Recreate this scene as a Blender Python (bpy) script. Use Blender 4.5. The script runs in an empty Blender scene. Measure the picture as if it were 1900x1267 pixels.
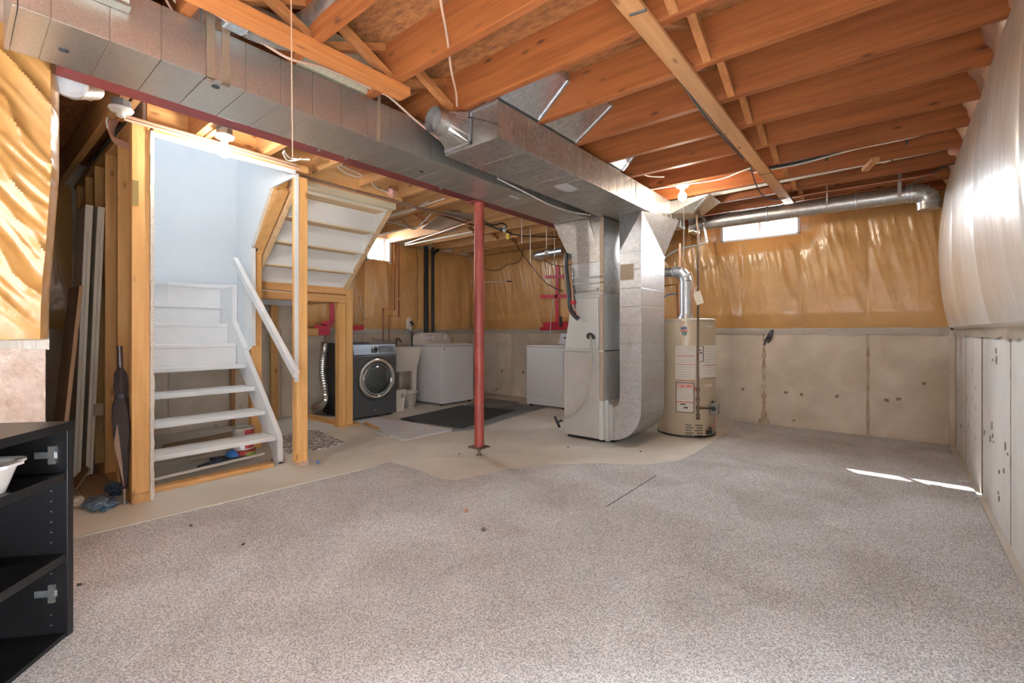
import bpy, bmesh, math, random
from mathutils import Vector, Matrix, noise
random.seed(7)
SC = bpy.context.scene
C = SC.collection
# ------------------------------------------------------------------ camera
FPX, HORIZON, YAW, EYE = 858.0, 616.0, math.radians(39.5), 1.11
SN, CS = math.sin(YAW), math.cos(YAW)
cam_d = bpy.data.cameras.new('camera')
cam = bpy.data.objects.new('camera', cam_d); C.objects.link(cam)
cam.location = (0, 0, EYE); cam.rotation_euler = (math.pi / 2, 0, YAW)
cam_d.sensor_width = 36; cam_d.lens = FPX / 1900 * 36
cam_d.shift_y = (HORIZON - 633.5) / 1900; cam_d.clip_start = 0.02
SC.camera = cam
# ------------------------------------------------------------------ world, sun, daylight, exposure
W = bpy.data.worlds.new('sky'); SC.world = W; W.use_nodes = True
bg = W.node_tree.nodes['Background']; bg.inputs[0].default_value = (0.80, 0.90, 1.0, 1); bg.inputs[1].default_value = 6.5
def lamp(name, kind, loc, energy, col, rot=None, **kw):
    d = bpy.data.lights.new(name, kind); d.energy = energy; d.color = col
    for k, v in kw.items(): setattr(d, k, v)
    o = bpy.data.objects.new(name, d); C.objects.link(o); o.location = loc
    if rot is not None: o.rotation_euler = rot
    return o
sun = lamp('sun', 'SUN', (0, 0, 6), 14, (1, .95, .88), angle=.009)
sun.rotation_euler = Vector((1.30, -1.66, -2.32)).to_track_quat('-Z', 'Y').to_euler()
# daylight entering through the window opening of the near left wall, behind the camera
lamp('side_window_daylight', 'AREA', (-3.10, -1.75, 1.35), 640, (.80, .90, 1), (math.radians(64), 0, math.radians(-78)), shape='RECTANGLE', size=1.9, size_y=1.6, spread=math.radians(64))
# area light added under the stairwell lid for light from the hall above
lamp('stair_hall_light', 'AREA', (-4.85, 1.75, 3.75), 10, (.90, .95, 1), (0, 0, 0), shape='RECTANGLE', size=1.0, size_y=1.5)
# daylight at the two basement windows
lamp('far_window_daylight', 'AREA', (-1.25, 6.42, 2.5), 60, (.9, .95, 1), (math.radians(-62), 0, 0), shape='RECTANGLE', size=.8, size_y=.3)
lamp('laundry_window_daylight', 'AREA', (-6.42, 4.12, 2.5), 120, (.9, .95, 1), (math.radians(62), 0, math.radians(-90)), shape='RECTANGLE', size=.6, size_y=.4)
SC.view_settings.view_transform = 'Standard'; SC.view_settings.look = 'None'
SC.view_settings.gamma = 1; SC.view_settings.use_curve_mapping = False
SC.view_settings.exposure = 1.25
try:
    SC.cycles.max_bounces = 10; SC.cycles.diffuse_bounces = 6; SC.cycles.caustics_reflective = False; SC.cycles.caustics_refractive = False
    SC.cycles.sample_clamp_indirect = 6
except Exception: pass

# ------------------------------------------------------------------ helpers
def ray(x, y): 
    t = (x - 950) / FPX
    return Vector((-SN + CS * t, CS + SN * t, (HORIZON - y) / FPX))
O = Vector((0, 0, EYE))
def onZ(x, y, z=0.0): r = ray(x, y); return O + r * ((z - EYE) / r.z)
def onX(x, y, v): r = ray(x, y); return O + r * (v / r.x)
def onY(x, y, v): r = ray(x, y); return O + r * (v / r.y)

def box(bm, x0, x1, y0, y1, z0, z1):
    vs = [bm.verts.new((x, y, z)) for z in (z0, z1) for y in (y0, y1) for x in (x0, x1)]
    for f in ((0, 2, 3, 1), (4, 5, 7, 6), (0, 1, 5, 4), (2, 6, 7, 3), (0, 4, 6, 2), (1, 3, 7, 5)):
        bm.faces.new([vs[i] for i in f])
def hull8(bm, lo, hi):
    """loft of two 4-point loops"""
    n = len(lo)
    a = [bm.verts.new(p) for p in lo]; b = [bm.verts.new(p) for p in hi]
    bm.faces.new(a[::-1]); bm.faces.new(b)
    for i in range(n):
        bm.faces.new((a[i], a[(i + 1) % n], b[(i + 1) % n], b[i]))
def prism(bm, pts, d):
    d = Vector(d); hull8(bm, [Vector(p) for p in pts], [Vector(p) + d for p in pts])
def beam(bm, p, q, w, h, up=(0, 0, 1)):
    p, q = Vector(p), Vector(q); a = (q - p).normalized(); s = a.cross(Vector(up))
    if s.length < 1e-4: s = a.cross(Vector((1, 0, 0)))
    s.normalize(); u = s.cross(a)
    L = lambda c: [c - s * w / 2 - u * h / 2, c + s * w / 2 - u * h / 2, c + s * w / 2 + u * h / 2, c - s * w / 2 + u * h / 2]
    hull8(bm, L(p), L(q))
def ring(c, a, r, n, ref=None):
    a = Vector(a).normalized(); ref = Vector(ref) if ref else (Vector((0, 0, 1)) if abs(a.z) < .9 else Vector((1, 0, 0)))
    s = a.cross(ref).normalized(); u = s.cross(a)
    return [Vector(c) + (s * math.cos(2 * math.pi * i / n) + u * math.sin(2 * math.pi * i / n)) * r for i in range(n)]
def cyl(bm, p, q, r, n=16, r2=None, cap=True):
    p, q = Vector(p), Vector(q); a = q - p
    A = [bm.verts.new(v) for v in ring(p, a, r, n)]; B = [bm.verts.new(v) for v in ring(q, a, r if r2 is None else r2, n)]
    for i in range(n): bm.faces.new((A[i], A[(i + 1) % n], B[(i + 1) % n], B[i]))
    if cap: bm.faces.new(A[::-1]); bm.faces.new(B)
def tube(bm, pts, r, n=8, smooth=0, cap=True):
    pts = [Vector(p) for p in pts]
    if smooth:
        out = []
        for i in range(len(pts) - 1):
            p0 = pts[max(i - 1, 0)]; p1 = pts[i]; p2 = pts[i + 1]; p3 = pts[min(i + 2, len(pts) - 1)]
            for k in range(smooth):
                t = k / smooth
                out.append(.5 * ((2 * p1) + (p2 - p0) * t + (2 * p0 - 5 * p1 + 4 * p2 - p3) * t * t + (3 * p1 - p0 - 3 * p2 + p3) * t ** 3))
        out.append(pts[-1]); pts = out
    prev = None; ref = None
    for i, p in enumerate(pts):
        a = (pts[min(i + 1, len(pts) - 1)] - pts[max(i - 1, 0)])
        if a.length < 1e-7: continue
        a.normalize()
        if ref is None: ref = Vector((0, 0, 1)) if abs(a.z) < .9 else Vector((1, 0, 0))
        s = a.cross(ref)
        if s.length < 1e-3: s = a.cross(Vector((0, 1, 0)))
        s.normalize(); u = s.cross(a); ref = u
        cur = [bm.verts.new(p + (s * math.cos(2 * math.pi * k / n) + u * math.sin(2 * math.pi * k / n)) * r) for k in range(n)]
        if prev:
            for k in range(n): bm.faces.new((prev[k], prev[(k + 1) % n], cur[(k + 1) % n], cur[k]))
        elif cap: bm.faces.new(cur[::-1])
        prev = cur
    if cap and prev: bm.faces.new(prev)
def lathe(bm, prof, c=(0, 0, 0), n=24, axis='Z', cap=True):
    c = Vector(c); prev = None
    for r, h in prof:
        cur = []
        for i in range(n):
            a = 2 * math.pi * i / n; x, y = r * math.cos(a), r * math.sin(a)
            v = Vector((x, y, h)) if axis == 'Z' else (Vector((h, x, y)) if axis == 'X' else Vector((y, h, x)))
            cur.append(bm.verts.new(c + v))
        if prev:
            for i in range(n): bm.faces.new((prev[i], prev[(i + 1) % n], cur[(i + 1) % n], cur[i]))
        elif cap: bm.faces.new(cur[::-1])
        prev = cur
    if cap: bm.faces.new(prev)
def shell_patch(bm, cx, cy, r, a0, a1, z0, z1, n=8, t=.0015):
    """thin curved sticker on an upright cylinder, angles in degrees"""
    q = []
    for i in range(n + 1):
        a = math.radians(a0 + (a1 - a0) * i / n)
        q.append([bm.verts.new((cx + (r + d) * math.cos(a), cy + (r + d) * math.sin(a), z)) for d in (0, t) for z in (z0, z1)])
    for i in range(n):
        A, B = q[i], q[i + 1]
        bm.faces.new((A[2], B[2], B[3], A[3])); bm.faces.new((A[0], A[1], B[1], B[0]))
        bm.faces.new((A[1], A[3], B[3], B[1])); bm.faces.new((A[0], B[0], B[2], A[2]))
    bm.faces.new((q[0][0], q[0][2], q[0][3], q[0][1])); bm.faces.new((q[n][0], q[n][1], q[n][3], q[n][2]))
def BM(): return bmesh.new()
WLOC = {}
def mk(name, bm, m, parent=None, bevel=0, smooth=False, local=False):
    if parent is not None and not local:
        bmesh.ops.translate(bm, verts=bm.verts, vec=-WLOC.get(parent.name, Vector()))
    bmesh.ops.recalc_face_normals(bm, faces=bm.faces)
    if bevel: 
        bmesh.ops.bevel(bm, geom=[e for e in bm.edges if e.is_manifold and e.calc_face_angle(0) > .6], offset=bevel, segments=2, profile=.6, affect='EDGES', clamp_overlap=True)
    me = bpy.data.meshes.new(name); bm.to_mesh(me); bm.free()
    if m: me.materials.append(m)
    if smooth:
        for p in me.polygons: p.use_smooth = True
        try: me.set_sharp_from_angle(angle=math.radians(38))
        except Exception: pass
    o = bpy.data.objects.new(name, me); C.objects.link(o)
    if parent is not None:
        o.parent = parent; WLOC[o.name] = WLOC.get(parent.name, Vector())
    else: WLOC[o.name] = Vector()
    return o
def tag(o, label=None, cat=None, group=None, kind=None):
    if label: o['label'] = label
    if cat: o['category'] = cat
    if group: o['group'] = group
    if kind: o['kind'] = kind
    return o
def thing(name, label, cat, loc=(0, 0, 0), rz=0, group=None, kind=None):
    o = bpy.data.objects.new(name, None); C.objects.link(o); o.location = loc; o.rotation_euler = (0, 0, rz); o.empty_display_size = .1
    WLOC[o.name] = Vector(loc)
    return tag(o, label, cat, group, kind)
def structure(o): o['kind'] = 'structure'; return o
def bx(name, m, parent, x0, x1, y0, y1, z0, z1, bevel=0, local=False):
    b = BM(); box(b, x0, x1, y0, y1, z0, z1); return mk(name, b, m, parent, bevel, local=local)
def share(o, name, parent, loc, rot=None):
    """another copy of a part that shares its mesh"""
    c = bpy.data.objects.new(name, o.data); C.objects.link(c); c.parent = parent; c.location = loc
    if rot: c.rotation_euler = rot
    WLOC[c.name] = WLOC.get(parent.name, Vector())
    return c

# ------------------------------------------------------------------ materials
def M(name, col, rough=.6, metal=0., col2=None, scale=(6, 6, 6), nscale=1., detail=5, contrast=(.35, .65), bump=0., bscale=None, coat=0., coatr=.1,
      spec=.5, var=0., emit=None, estr=0., kind='noise', alpha=1., trans=0., spots=None, spotscale=4., spotsize=(.06, .12), rnd=True):
    m = bpy.data.materials.new(name); m.use_nodes = True
    N = m.node_tree.nodes; L = m.node_tree.links; P = N['Principled BSDF']
    P.inputs['Roughness'].default_value = rough; P.inputs['Metallic'].default_value = metal
    P.inputs['Coat Weight'].default_value = coat; P.inputs['Coat Roughness'].default_value = coatr
    P.inputs['Specular IOR Level'].default_value = spec; P.inputs['Base Color'].default_value = (*col, 1)
    P.inputs['Alpha'].default_value = alpha; P.inputs['Transmission Weight'].default_value = trans
    m.diffuse_color = (*col, 1)
    if emit: P.inputs['Emission Color'].default_value = (*emit, 1); P.inputs['Emission Strength'].default_value = estr
    tc = N.new('ShaderNodeTexCoord'); oi = N.new('ShaderNodeObjectInfo'); mp = N.new('ShaderNodeMapping')
    mp.inputs['Scale'].default_value = scale
    src = tc.outputs['Object']
    if rnd:
        ad = N.new('ShaderNodeVectorMath'); ad.operation = 'ADD'; ml = N.new('ShaderNodeMath'); ml.operation = 'MULTIPLY'; ml.inputs[1].default_value = 37.
        L.new(oi.outputs['Random'], ml.inputs[0]); L.new(tc.outputs['Object'], ad.inputs[0]); L.new(ml.outputs[0], ad.inputs[1]); src = ad.outputs[0]
    L.new(src, mp.inputs['Vector'])
    out = None
    if col2:
        if kind == 'noise':
            t = N.new('ShaderNodeTexNoise'); t.inputs['Scale'].default_value = nscale; t.inputs['Detail'].default_value = detail; t.inputs['Roughness'].default_value = .6
            fo = t.outputs['Fac']
        else:
            t = N.new('ShaderNodeTexVoronoi'); t.inputs['Scale'].default_value = nscale
            sp = N.new('ShaderNodeSeparateColor'); L.new(t.outputs['Color'], sp.inputs[0]); fo = sp.outputs[0]
        L.new(mp.outputs[0], t.inputs['Vector'])
        cr = N.new('ShaderNodeValToRGB'); cr.color_ramp.elements[0].color = (*col, 1); cr.color_ramp.elements[1].color = (*col2, 1)
        cr.color_ramp.elements[0].position, cr.color_ramp.elements[1].position = contrast
        L.new(fo, cr.inputs[0]); out = cr.outputs[0]
    if spots:
        v = N.new('ShaderNodeTexVoronoi'); v.inputs['Scale'].default_value = spotscale
        n2 = N.new('ShaderNodeTexNoise'); n2.inputs['Scale'].default_value = spotscale * 2.5
        mx0 = N.new('ShaderNodeMixRGB'); mx0.inputs[0].default_value = .1; L.new(mp.outputs[0], mx0.inputs[1]); L.new(n2.outputs['Color'], mx0.inputs[2]); L.new(mp.outputs[0], n2.inputs['Vector'])
        L.new(mx0.outputs[0], v.inputs['Vector'])
        r = N.new('ShaderNodeValToRGB'); r.color_ramp.elements[0].position, r.color_ramp.elements[1].position = spotsize
        r.color_ramp.elements[0].color = (1, 1, 1, 1); r.color_ramp.elements[1].color = (0, 0, 0, 1)
        L.new(v.outputs['Distance'], r.inputs[0])
        mx = N.new('ShaderNodeMixRGB'); L.new(r.outputs[0], mx.inputs[0]); mx.inputs[2].default_value = (*spots, 1)
        if out: L.new(out, mx.inputs[1])
        else: mx.inputs[1].default_value = (*col, 1)
        out = mx.outputs[0]
    if var:
        hs = N.new('ShaderNodeHueSaturation'); mr = N.new('ShaderNodeMapRange'); mr.inputs[3].default_value = 1 - var; mr.inputs[4].default_value = 1 + var
        L.new(oi.outputs['Random'], mr.inputs[0]); L.new(mr.outputs[0], hs.inputs['Value'])
        if out: L.new(out, hs.inputs['Color'])
        else: hs.inputs['Color'].default_value = (*col, 1)
        out = hs.outputs[0]
    if out: L.new(out, P.inputs['Base Color'])
    if bump:
        nb = N.new('ShaderNodeTexNoise'); nb.inputs['Scale'].default_value = 1; nb.inputs['Detail'].default_value = 6
        mb = N.new('ShaderNodeMapping'); mb.inputs['Scale'].default_value = bscale or scale; L.new(src, mb.inputs[0]); L.new(mb.outputs[0], nb.inputs['Vector'])
        b = N.new('ShaderNodeBump'); b.inputs['Strength'].default_value = min(1, bump); b.inputs['Distance'].default_value = .01 * max(1, bump)
        L.new(nb.outputs['Fac'], b.inputs['Height']); L.new(b.outputs[0], P.inputs['Normal'])
    return m
def wood(name, a, b, axis, knots=(.22, .08, .025), var=.12, rough=.6):
    s = {'X': (.9, 16, 16), 'Y': (16, .9, 16), 'Z': (16, 16, .9)}[axis]
    m = M(name, a, rough, col2=b, scale=s, nscale=1.6, detail=6, contrast=(.3, .7), bump=.25, bscale=tuple(v * 3 for v in s), var=var, spec=.3)
    # knots: stretched cells
    N = m.node_tree.nodes; L = m.node_tree.links; P = N['Principled BSDF']
    src = P.inputs['Base Color'].links[0].from_socket
    mp = N.new('ShaderNodeMapping'); mp.inputs['Scale'].default_value = {'X': (1.5, 4, 4), 'Y': (4, 1.5, 4), 'Z': (4, 4, 1.5)}[axis]
    ad = [n for n in N if n.type == 'VECT_MATH'][0]; L.new(ad.outputs[0], mp.inputs[0])
    v = N.new('ShaderNodeTexVoronoi'); v.inputs['Scale'].default_value = 2.5; L.new(mp.outputs[0], v.inputs['Vector'])
    r = N.new('ShaderNodeValToRGB'); r.color_ramp.elements[0].position = .05; r.color_ramp.elements[1].position = .16
    r.color_ramp.elements[0].color = (1, 1, 1, 1); r.color_ramp.elements[1].color = (0, 0, 0, 1); L.new(v.outputs['Distance'], r.inputs[0])
    mx = N.new('ShaderNodeMixRGB'); mu = N.new('ShaderNodeMath'); mu.operation = 'MULTIPLY'; mu.inputs[1].default_value = .95
    L.new(r.outputs[0], mu.inputs[0]); L.new(mu.outputs[0], mx.inputs[0]); L.new(src, mx.inputs[1]); mx.inputs[2].default_value = (*knots, 1)
    L.new(mx.outputs[0], P.inputs['Base Color'])
    return m
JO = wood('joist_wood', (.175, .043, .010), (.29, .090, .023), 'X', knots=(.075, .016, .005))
JY = wood('strapping_wood', (.42, .18, .065), (.54, .28, .12), 'Y')
ST = wood('stud_wood', (.55, .275, .085), (.70, .40, .155), 'Z', knots=(.24, .09, .025))
SX = wood('stud_wood_x', (.52, .26, .085), (.67, .38, .15), 'X', knots=(.24, .09, .025))
JL = wood('joist_wood_lamplit', (.42, .195, .068), (.58, .325, .135), 'X', knots=(.17, .055, .016))  # joists left of the beam: lamp light put into a paler wood tone
SY = wood('stud_wood_y', (.50, .25, .085), (.66, .37, .15), 'Y', knots=(.24, .09, .025))
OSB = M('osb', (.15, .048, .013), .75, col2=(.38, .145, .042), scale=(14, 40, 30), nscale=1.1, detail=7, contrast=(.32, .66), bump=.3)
CONC = M('concrete_wall', (.54, .46, .37), .85, col2=(.74, .66, .57), scale=(1, 1, 1), nscale=2.2, detail=9, contrast=(.3, .7), bump=.35, bscale=(22, 22, 22), spots=(.20, .14, .09), spotscale=2.6, spotsize=(.02, .07), spec=.25)
CONCR = M('concrete_wall_pitted', (.58, .565, .545), .85, col2=(.72, .71, .69), scale=(1, 1, .35), nscale=3, detail=9, contrast=(.3, .7), bump=.4, bscale=(26, 26, 12), spots=(.22, .20, .18), spotscale=6.0, spotsize=(.03, .08), spec=.25)
CONCS = M('concrete_rough', (.46, .33, .26), .9, col2=(.68, .55, .47), scale=(5, 5, 5), nscale=2, detail=10, contrast=(.35, .6), bump=.8, bscale=(30, 30, 30), spec=.2)
SLAB = M('concrete_slab', (.63, .605, .55), .62, col2=(.82, .81, .77), scale=(1, 1, 1), nscale=.9, detail=8, contrast=(.3, .68), bump=.12, bscale=(30, 30, 30), spec=.35)
CARP = M('carpet_pile', (.315, .305, .305), .97, col2=(.81, .81, .815), scale=(1, 1, 1), nscale=165, detail=8, contrast=(.40, .60), bump=.5, bscale=(220, 220, 220), spec=.05, rnd=False)
GALV = M('galvanized_steel', (.47, .455, .43), .36, .88, col2=(.62, .60, .57), scale=(1, 1, 1), nscale=38, kind='voronoi', contrast=(0, 1), bump=.04, bscale=(8, 8, 8), var=.05)
GALVD = M('galvanized_dull', (.55, .525, .48), .40, .9, col2=(.66, .635, .585), scale=(1, 1, 1), nscale=190, kind='voronoi', contrast=(0, 1), var=.04)
GALVB = M('galvanized_bright', (.57, .60, .64), .36, .9, col2=(.69, .72, .76), scale=(1, 1, 1), nscale=42, kind='voronoi', contrast=(0, 1), bump=.06, bscale=(9, 9, 9), var=.04)
SEAM = M('seam_steel', (.42, .38, .32), .4, .8)
DARKGAP = M('dark_recess', (.02, .02, .02), .8)
FURN = M('furnace_enamel', (.56, .545, .52), .42, .25, col2=(.62, .61, .59), nscale=.6, var=.03)
FURNW = M('furnace_panel_pale', (.70, .73, .71), .35, .1)
RED = M('red_oxide_paint', (.175, .019, .012), .55, col2=(.25, .037, .022), scale=(8, 8, 3), nscale=1, bump=.15, spots=(.5, .33, .25), spotscale=2.2, spotsize=(.03, .07))
REDB = M('red_oxide_beam', (.105, .014, .013), .55, col2=(.16, .024, .02), scale=(4, 3, 4), nscale=1)
WHITE = M('white_paint', (.80, .81, .82), .5, col2=(.74, .755, .77), nscale=.7)
DRYW = M('drywall_white', (.74, .78, .81), .8, col2=(.69, .735, .77), scale=(1, 1, 1), nscale=1.5, rnd=False)
APPL = M('appliance_white', (.78, .78, .80), .28, coat=.3)
APPC = M('appliance_console', (.72, .69, .66), .4)
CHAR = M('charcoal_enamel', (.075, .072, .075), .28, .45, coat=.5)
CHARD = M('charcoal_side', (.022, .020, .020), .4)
CHROME = M('chrome', (.82, .82, .83), .09, 1.)
GLASSD = M('dark_glass', (.03, .035, .035), .06, coat=1)
BLACK = M('black_plastic', (.012, .012, .013), .45)
BLK = M('black_laminate', (.0045, .004, .0045), .36, spec=.35)
RUB = M('black_rubber', (.016, .018, .022), .75, col2=(.03, .034, .04), nscale=14, spots=(.14, .15, .16), spotscale=3, spotsize=(.02, .05))
FOAMG = M('grey_foam', (.155, .160, .170), .85, col2=(.20, .205, .215), nscale=8, bump=.2, bscale=(90, 90, 90))
FOAML = M('pale_foam', (.70, .71, .76), .8, col2=(.76, .77, .80), nscale=5, bump=.2, bscale=(90, 90, 90))
TAN = M('heater_tan', (.49, .385, .265), .38, coat=.35, col2=(.52, .41, .29), nscale=.5)
PAPER = M('label_paper', (.74, .69, .62), .7)
PAPERR = M('label_red', (.62, .14, .09), .7)
INK = M('label_ink', (.05, .045, .045), .7)
COPPER = M('copper_aged', (.24, .085, .042), .42, .75)
COPPERB = M('copper_bright', (.55, .30, .20), .35, .8)
IRON = M('black_iron', (.13, .085, .055), .5, .6)
PVCB = M('black_drain_plastic', (.006, .006, .0065), .5, spec=.3)
PVCW = M('white_pipe_plastic', (.72, .68, .60), .45)
CABW = M('white_cable', (.74, .69, .62), .5)
CABB = M('black_cable', (.018, .016, .015), .5)
CABP = M('pink_cable', (.70, .46, .34), .5)
TAPE = M('red_tape', (.44, .014, .035), .35, spots=(.16, .006, .02), spotscale=9, spotsize=(.05, .09))
CREAM = M('cream_door', (.70, .64, .52), .5)
BEIGE = M('beige_plastic', (.72, .63, .53), .4)
TUBM = M('tub_plastic', (.62, .54, .46), .45)
BOARD = M('brown_board', (.32, .21, .125), .6, col2=(.38, .26, .16), scale=(8, 8, 1), nscale=1)
CARD = M('cardboard', (.40, .255, .14), .85)
BLUE = M('blue_plastic', (.035, .14, .42), .4)
BLUED = M('dark_slate_plastic', (.035, .05, .08), .5)
CERAM = M('white_ceramic', (.80, .77, .74), .2, coat=.5)
UMB = M('umbrella_cloth', (.030, .018, .016), .8)
PINK = M('pink_fibreglass', (.66, .30, .25), .95, col2=(.78, .46, .38), nscale=5, bump=.8, bscale=(40, 40, 40))
YEL = M('yellow_tag', (.75, .55, .03), .6)
FRAME = M('window_frame_white', (.78, .78, .78), .4)
PEBB = M('pebble_mat', (.20, .18, .16), .9, col2=(.66, .62, .57), scale=(1, 1, 1), nscale=42, kind='voronoi', contrast=(.3, .7), bump=.6, bscale=(45, 45, 45))
FOIL = M('foil_flex', (.72, .70, .68), .22, .95)
def macro(m, scale, lo, hi, tint=None):
    """broad uneven wear over a material's colour"""
    N = m.node_tree.nodes; L = m.node_tree.links; P = N['Principled BSDF']; src = P.inputs['Base Color'].links[0].from_socket
    n = N.new('ShaderNodeTexNoise'); n.inputs['Scale'].default_value = scale; n.inputs['Detail'].default_value = 5; n.inputs['Distortion'].default_value = .6
    L.new(N['Texture Coordinate'].outputs['Object'], n.inputs['Vector'])
    r = N.new('ShaderNodeValToRGB'); r.color_ramp.elements[0].position = .32; r.color_ramp.elements[1].position = .68
    r.color_ramp.elements[0].color = (*(lo if tint is None else tint), 1); r.color_ramp.elements[1].color = (*hi, 1); L.new(n.outputs['Fac'], r.inputs[0])
    mx = N.new('ShaderNodeMixRGB'); mx.blend_type = 'MULTIPLY'; mx.inputs[0].default_value = 1; L.new(src, mx.inputs[1]); L.new(r.outputs[0], mx.inputs[2]); L.new(mx.outputs[0], P.inputs['Base Color'])
macro(CARP, 2.1, (.80, .765, .74), (1.03, 1.03, 1.03)); macro(SLAB, .8, (.86, .81, .74), (1.03, 1.02, 1.0)); macro(CONC, 1.7, (.86, .82, .76), (1.04, 1.03, 1.02)); macro(CONCR, 2.5, (.90, .89, .88), (1.03, 1.03, 1.03))
def poly_mat(name, a, b, rough=.34, coat=.8, coatr=.2, bump=.3):
    m = M(name, a, rough, col2=b, scale=(1, 1, 1), nscale=1.6, detail=5, contrast=(.3, .7), bump=.0, coat=coat, coatr=coatr, rnd=False)
    N = m.node_tree.nodes; L = m.node_tree.links; P = N['Principled BSDF']
    tc = N['Texture Coordinate']
    mp = N.new('ShaderNodeMapping'); mp.inputs['Scale'].default_value = (9, 9, 2.2); mp.inputs['Rotation'].default_value = (.25, .35, 0); L.new(tc.outputs['Object'], mp.inputs[0])
    n = N.new('ShaderNodeTexNoise'); n.inputs['Scale'].default_value = 1.2; n.inputs['Detail'].default_value = 4; n.inputs['Distortion'].default_value = 1.2; L.new(mp.outputs[0], n.inputs['Vector'])
    bp = N.new('ShaderNodeBump'); bp.inputs['Strength'].default_value = bump; bp.inputs['Distance'].default_value = .03; L.new(n.outputs['Fac'], bp.inputs['Height'])
    L.new(bp.outputs[0], P.inputs['Normal']); L.new(bp.outputs[0], P.inputs['Coat Normal'])
    return m
POLY = poly_mat('polythene_over_insulation', (.50, .255, .075), (.68, .39, .145))
POLYR = poly_mat('glare_pale_polythene', (.66, .57, .45), (.80, .80, .79), rough=.35, coat=1., coatr=.24, bump=.10)  # daylight glare on the right wall film painted into its whitish base colour
POLYS = poly_mat('puffy_polythene', (.40, .185, .045), (.52, .28, .09), rough=.35, coat=.6, coatr=.14, bump=.08)
FILM = poly_mat('polythene_hem', (.36, .31, .25), (.46, .41, .35), rough=.4, coat=.35, coatr=.3)

# ================================================================== ROOM SHELL
XR, YF, XL, YB = .48, 6.20, -6.10, -4.0
XS, YS = -3.05, .28            # short foundation return at the near left
ZJ, ZS = 2.50, 2.735           # joist undersides, subfloor
b = BM(); box(b, XL - .3, XR + .3, YB - .3, YF + .3, -.15, 0); structure(mk('floor', b, SLAB))

def wall_with_hole(name, axis, at, thick, a0, a1, z1, hole, m):
    b = BM()
    def seg(u0, u1, z0, z2):
        if axis == 'Y': box(b, u0, u1, at, at + thick, z0, z2)
        else: box(b, at - thick, at, u0, u1, z0, z2)
    h0, h1, hz0, hz1 = hole
    seg(a0, h0, 0, z1); seg(h1, a1, 0, z1); seg(h0, h1, 0, hz0); seg(h0, h1, hz1, z1)
    return structure(mk(name, b, m))
WF = (-1.66, -.84, 2.255, 2.56); WL = (3.93, 4.33, 2.20, 2.56)
wall_far = wall_with_hole('wall_far', 'Y', YF, .10, XL - .25, XR + .25, ZS, WF, CONC)
wall_left = wall_with_hole('wall_left', 'X', XL, .25, YS - .1, YF, ZS, WL, CONC)
b = BM(); box(b, XR, XR + .25, YB, YF, 0, ZS); wall_right = structure(mk('wall_right', b, CONCR))
b = BM(); box(b, XS - .25, XS, -.75, YS, 0, ZS); box(b, XS - .25, XS, YB, -2.75, 0, ZS); box(b, XS - .25, XS, -2.75, -.75, 0, .45); box(b, XS - .25, XS, -2.75, -.75, 2.25, ZS); box(b, XL, XS - .25, YS - .25, YS, 0, ZS); wall_near = structure(mk('wall_near_left', b, CONCS))
b = BM()
box(b, XS, XR, YB - .2, YB, 0, ZS)
structure(mk('wall_back', b, CONC))
# concrete pours: each panel stands a little proud of the joint beside it
fx = [XL + .02, onY(866, 700, YF).x, onY(951, 700, YF).x, onY(1120, 700, YF).x, onY(1255, 700, YF).x, onY(1418, 700, YF).x, onY(1610, 700, YF).x, onY(1765, 700, YF).x, XR - .005]
fx = sorted(fx)
for i in range(len(fx) - 1):
    if fx[i + 1] - fx[i] < .06: continue
    b = BM(); box(b, fx[i] + .008, fx[i + 1] - .008, YF - .012 - .004 * (i % 2), YF + .01, .004, 1.16); mk('panel', b, CONC, wall_far, .004)
ry = [onX(x, 700, XR).y for x in (1797, 1828, 1884)]
ry = sorted([YF - .02] + ry + [2.1, 1.2, .3, -.6, -1.5, -2.4, -3.3, YB])
for i in range(len(ry) - 1):
    b = BM(); box(b, XR - .012 - .004 * (i % 2), XR + .01, ry[i] + .0025, ry[i + 1] - .0025, .004, 1.16); mk('panel', b, CONCR, wall_right, .002)
ly = [.30, .9, 1.5, 2.1, 2.7, 3.3, 3.9, 4.5, 5.1, 5.7, YF - .03]
for i in range(len(ly) - 1):
    b = BM(); box(b, XL - .01, XL + .012 + .004 * (i % 2), ly[i] + .006, ly[i + 1] - .006, .004, 1.16); mk('panel', b, CONC, wall_left, .004)
# rusty stains and form-tie holes on the far wall (marks with a shape of their own)
STAIN = M('rust_stain', (.34, .22, .13), .95, col2=(.52, .43, .33), scale=(9, 9, 5), nscale=2, contrast=(.35, .65))
TIE = M('tie_hole', (.25, .18, .125), .95)
PIT = M('pit_grey', (.30, .27, .24), .95)
def blob(n, c, rx, rz, jag, seedv):
    rnd = random.Random(seedv); pts = []
    for i in range(n):
        a = 2 * math.pi * i / n; k = 1 + rnd.uniform(-jag, jag)
        pts.append((c[0] + rx * k * math.cos(a), c[2] + rz * k * math.sin(a)))
    return pts
for i, (px, py) in enumerate([(1458, 728), (1553, 735), (1667, 740), (1378, 722), (1487, 731), (1645, 743)]):
    p = onY(px, py, YF - .016); b = BM(); prism(b, [(x, YF - .0165, z) for x, z in blob(9, p, .024 - .003 * (i % 3), .018, .35, i)], (0, .004, 0)); mk('tie_mark', b, TIE, wall_far)
for i, (px, py) in enumerate([(931, 688), (971, 691)]):
    p = onY(px, py, YF - .016); b = BM(); prism(b, [(x, YF - .0165, z) for x, z in blob(9, p, .022, .022, .25, i + 20)], (0, .004, 0)); mk('tie_mark', b, TIE, wall_far)
p0 = onY(1418, 700, YF).x; b = BM(); rnd = random.Random(3); L_, R_ = [], []
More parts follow.
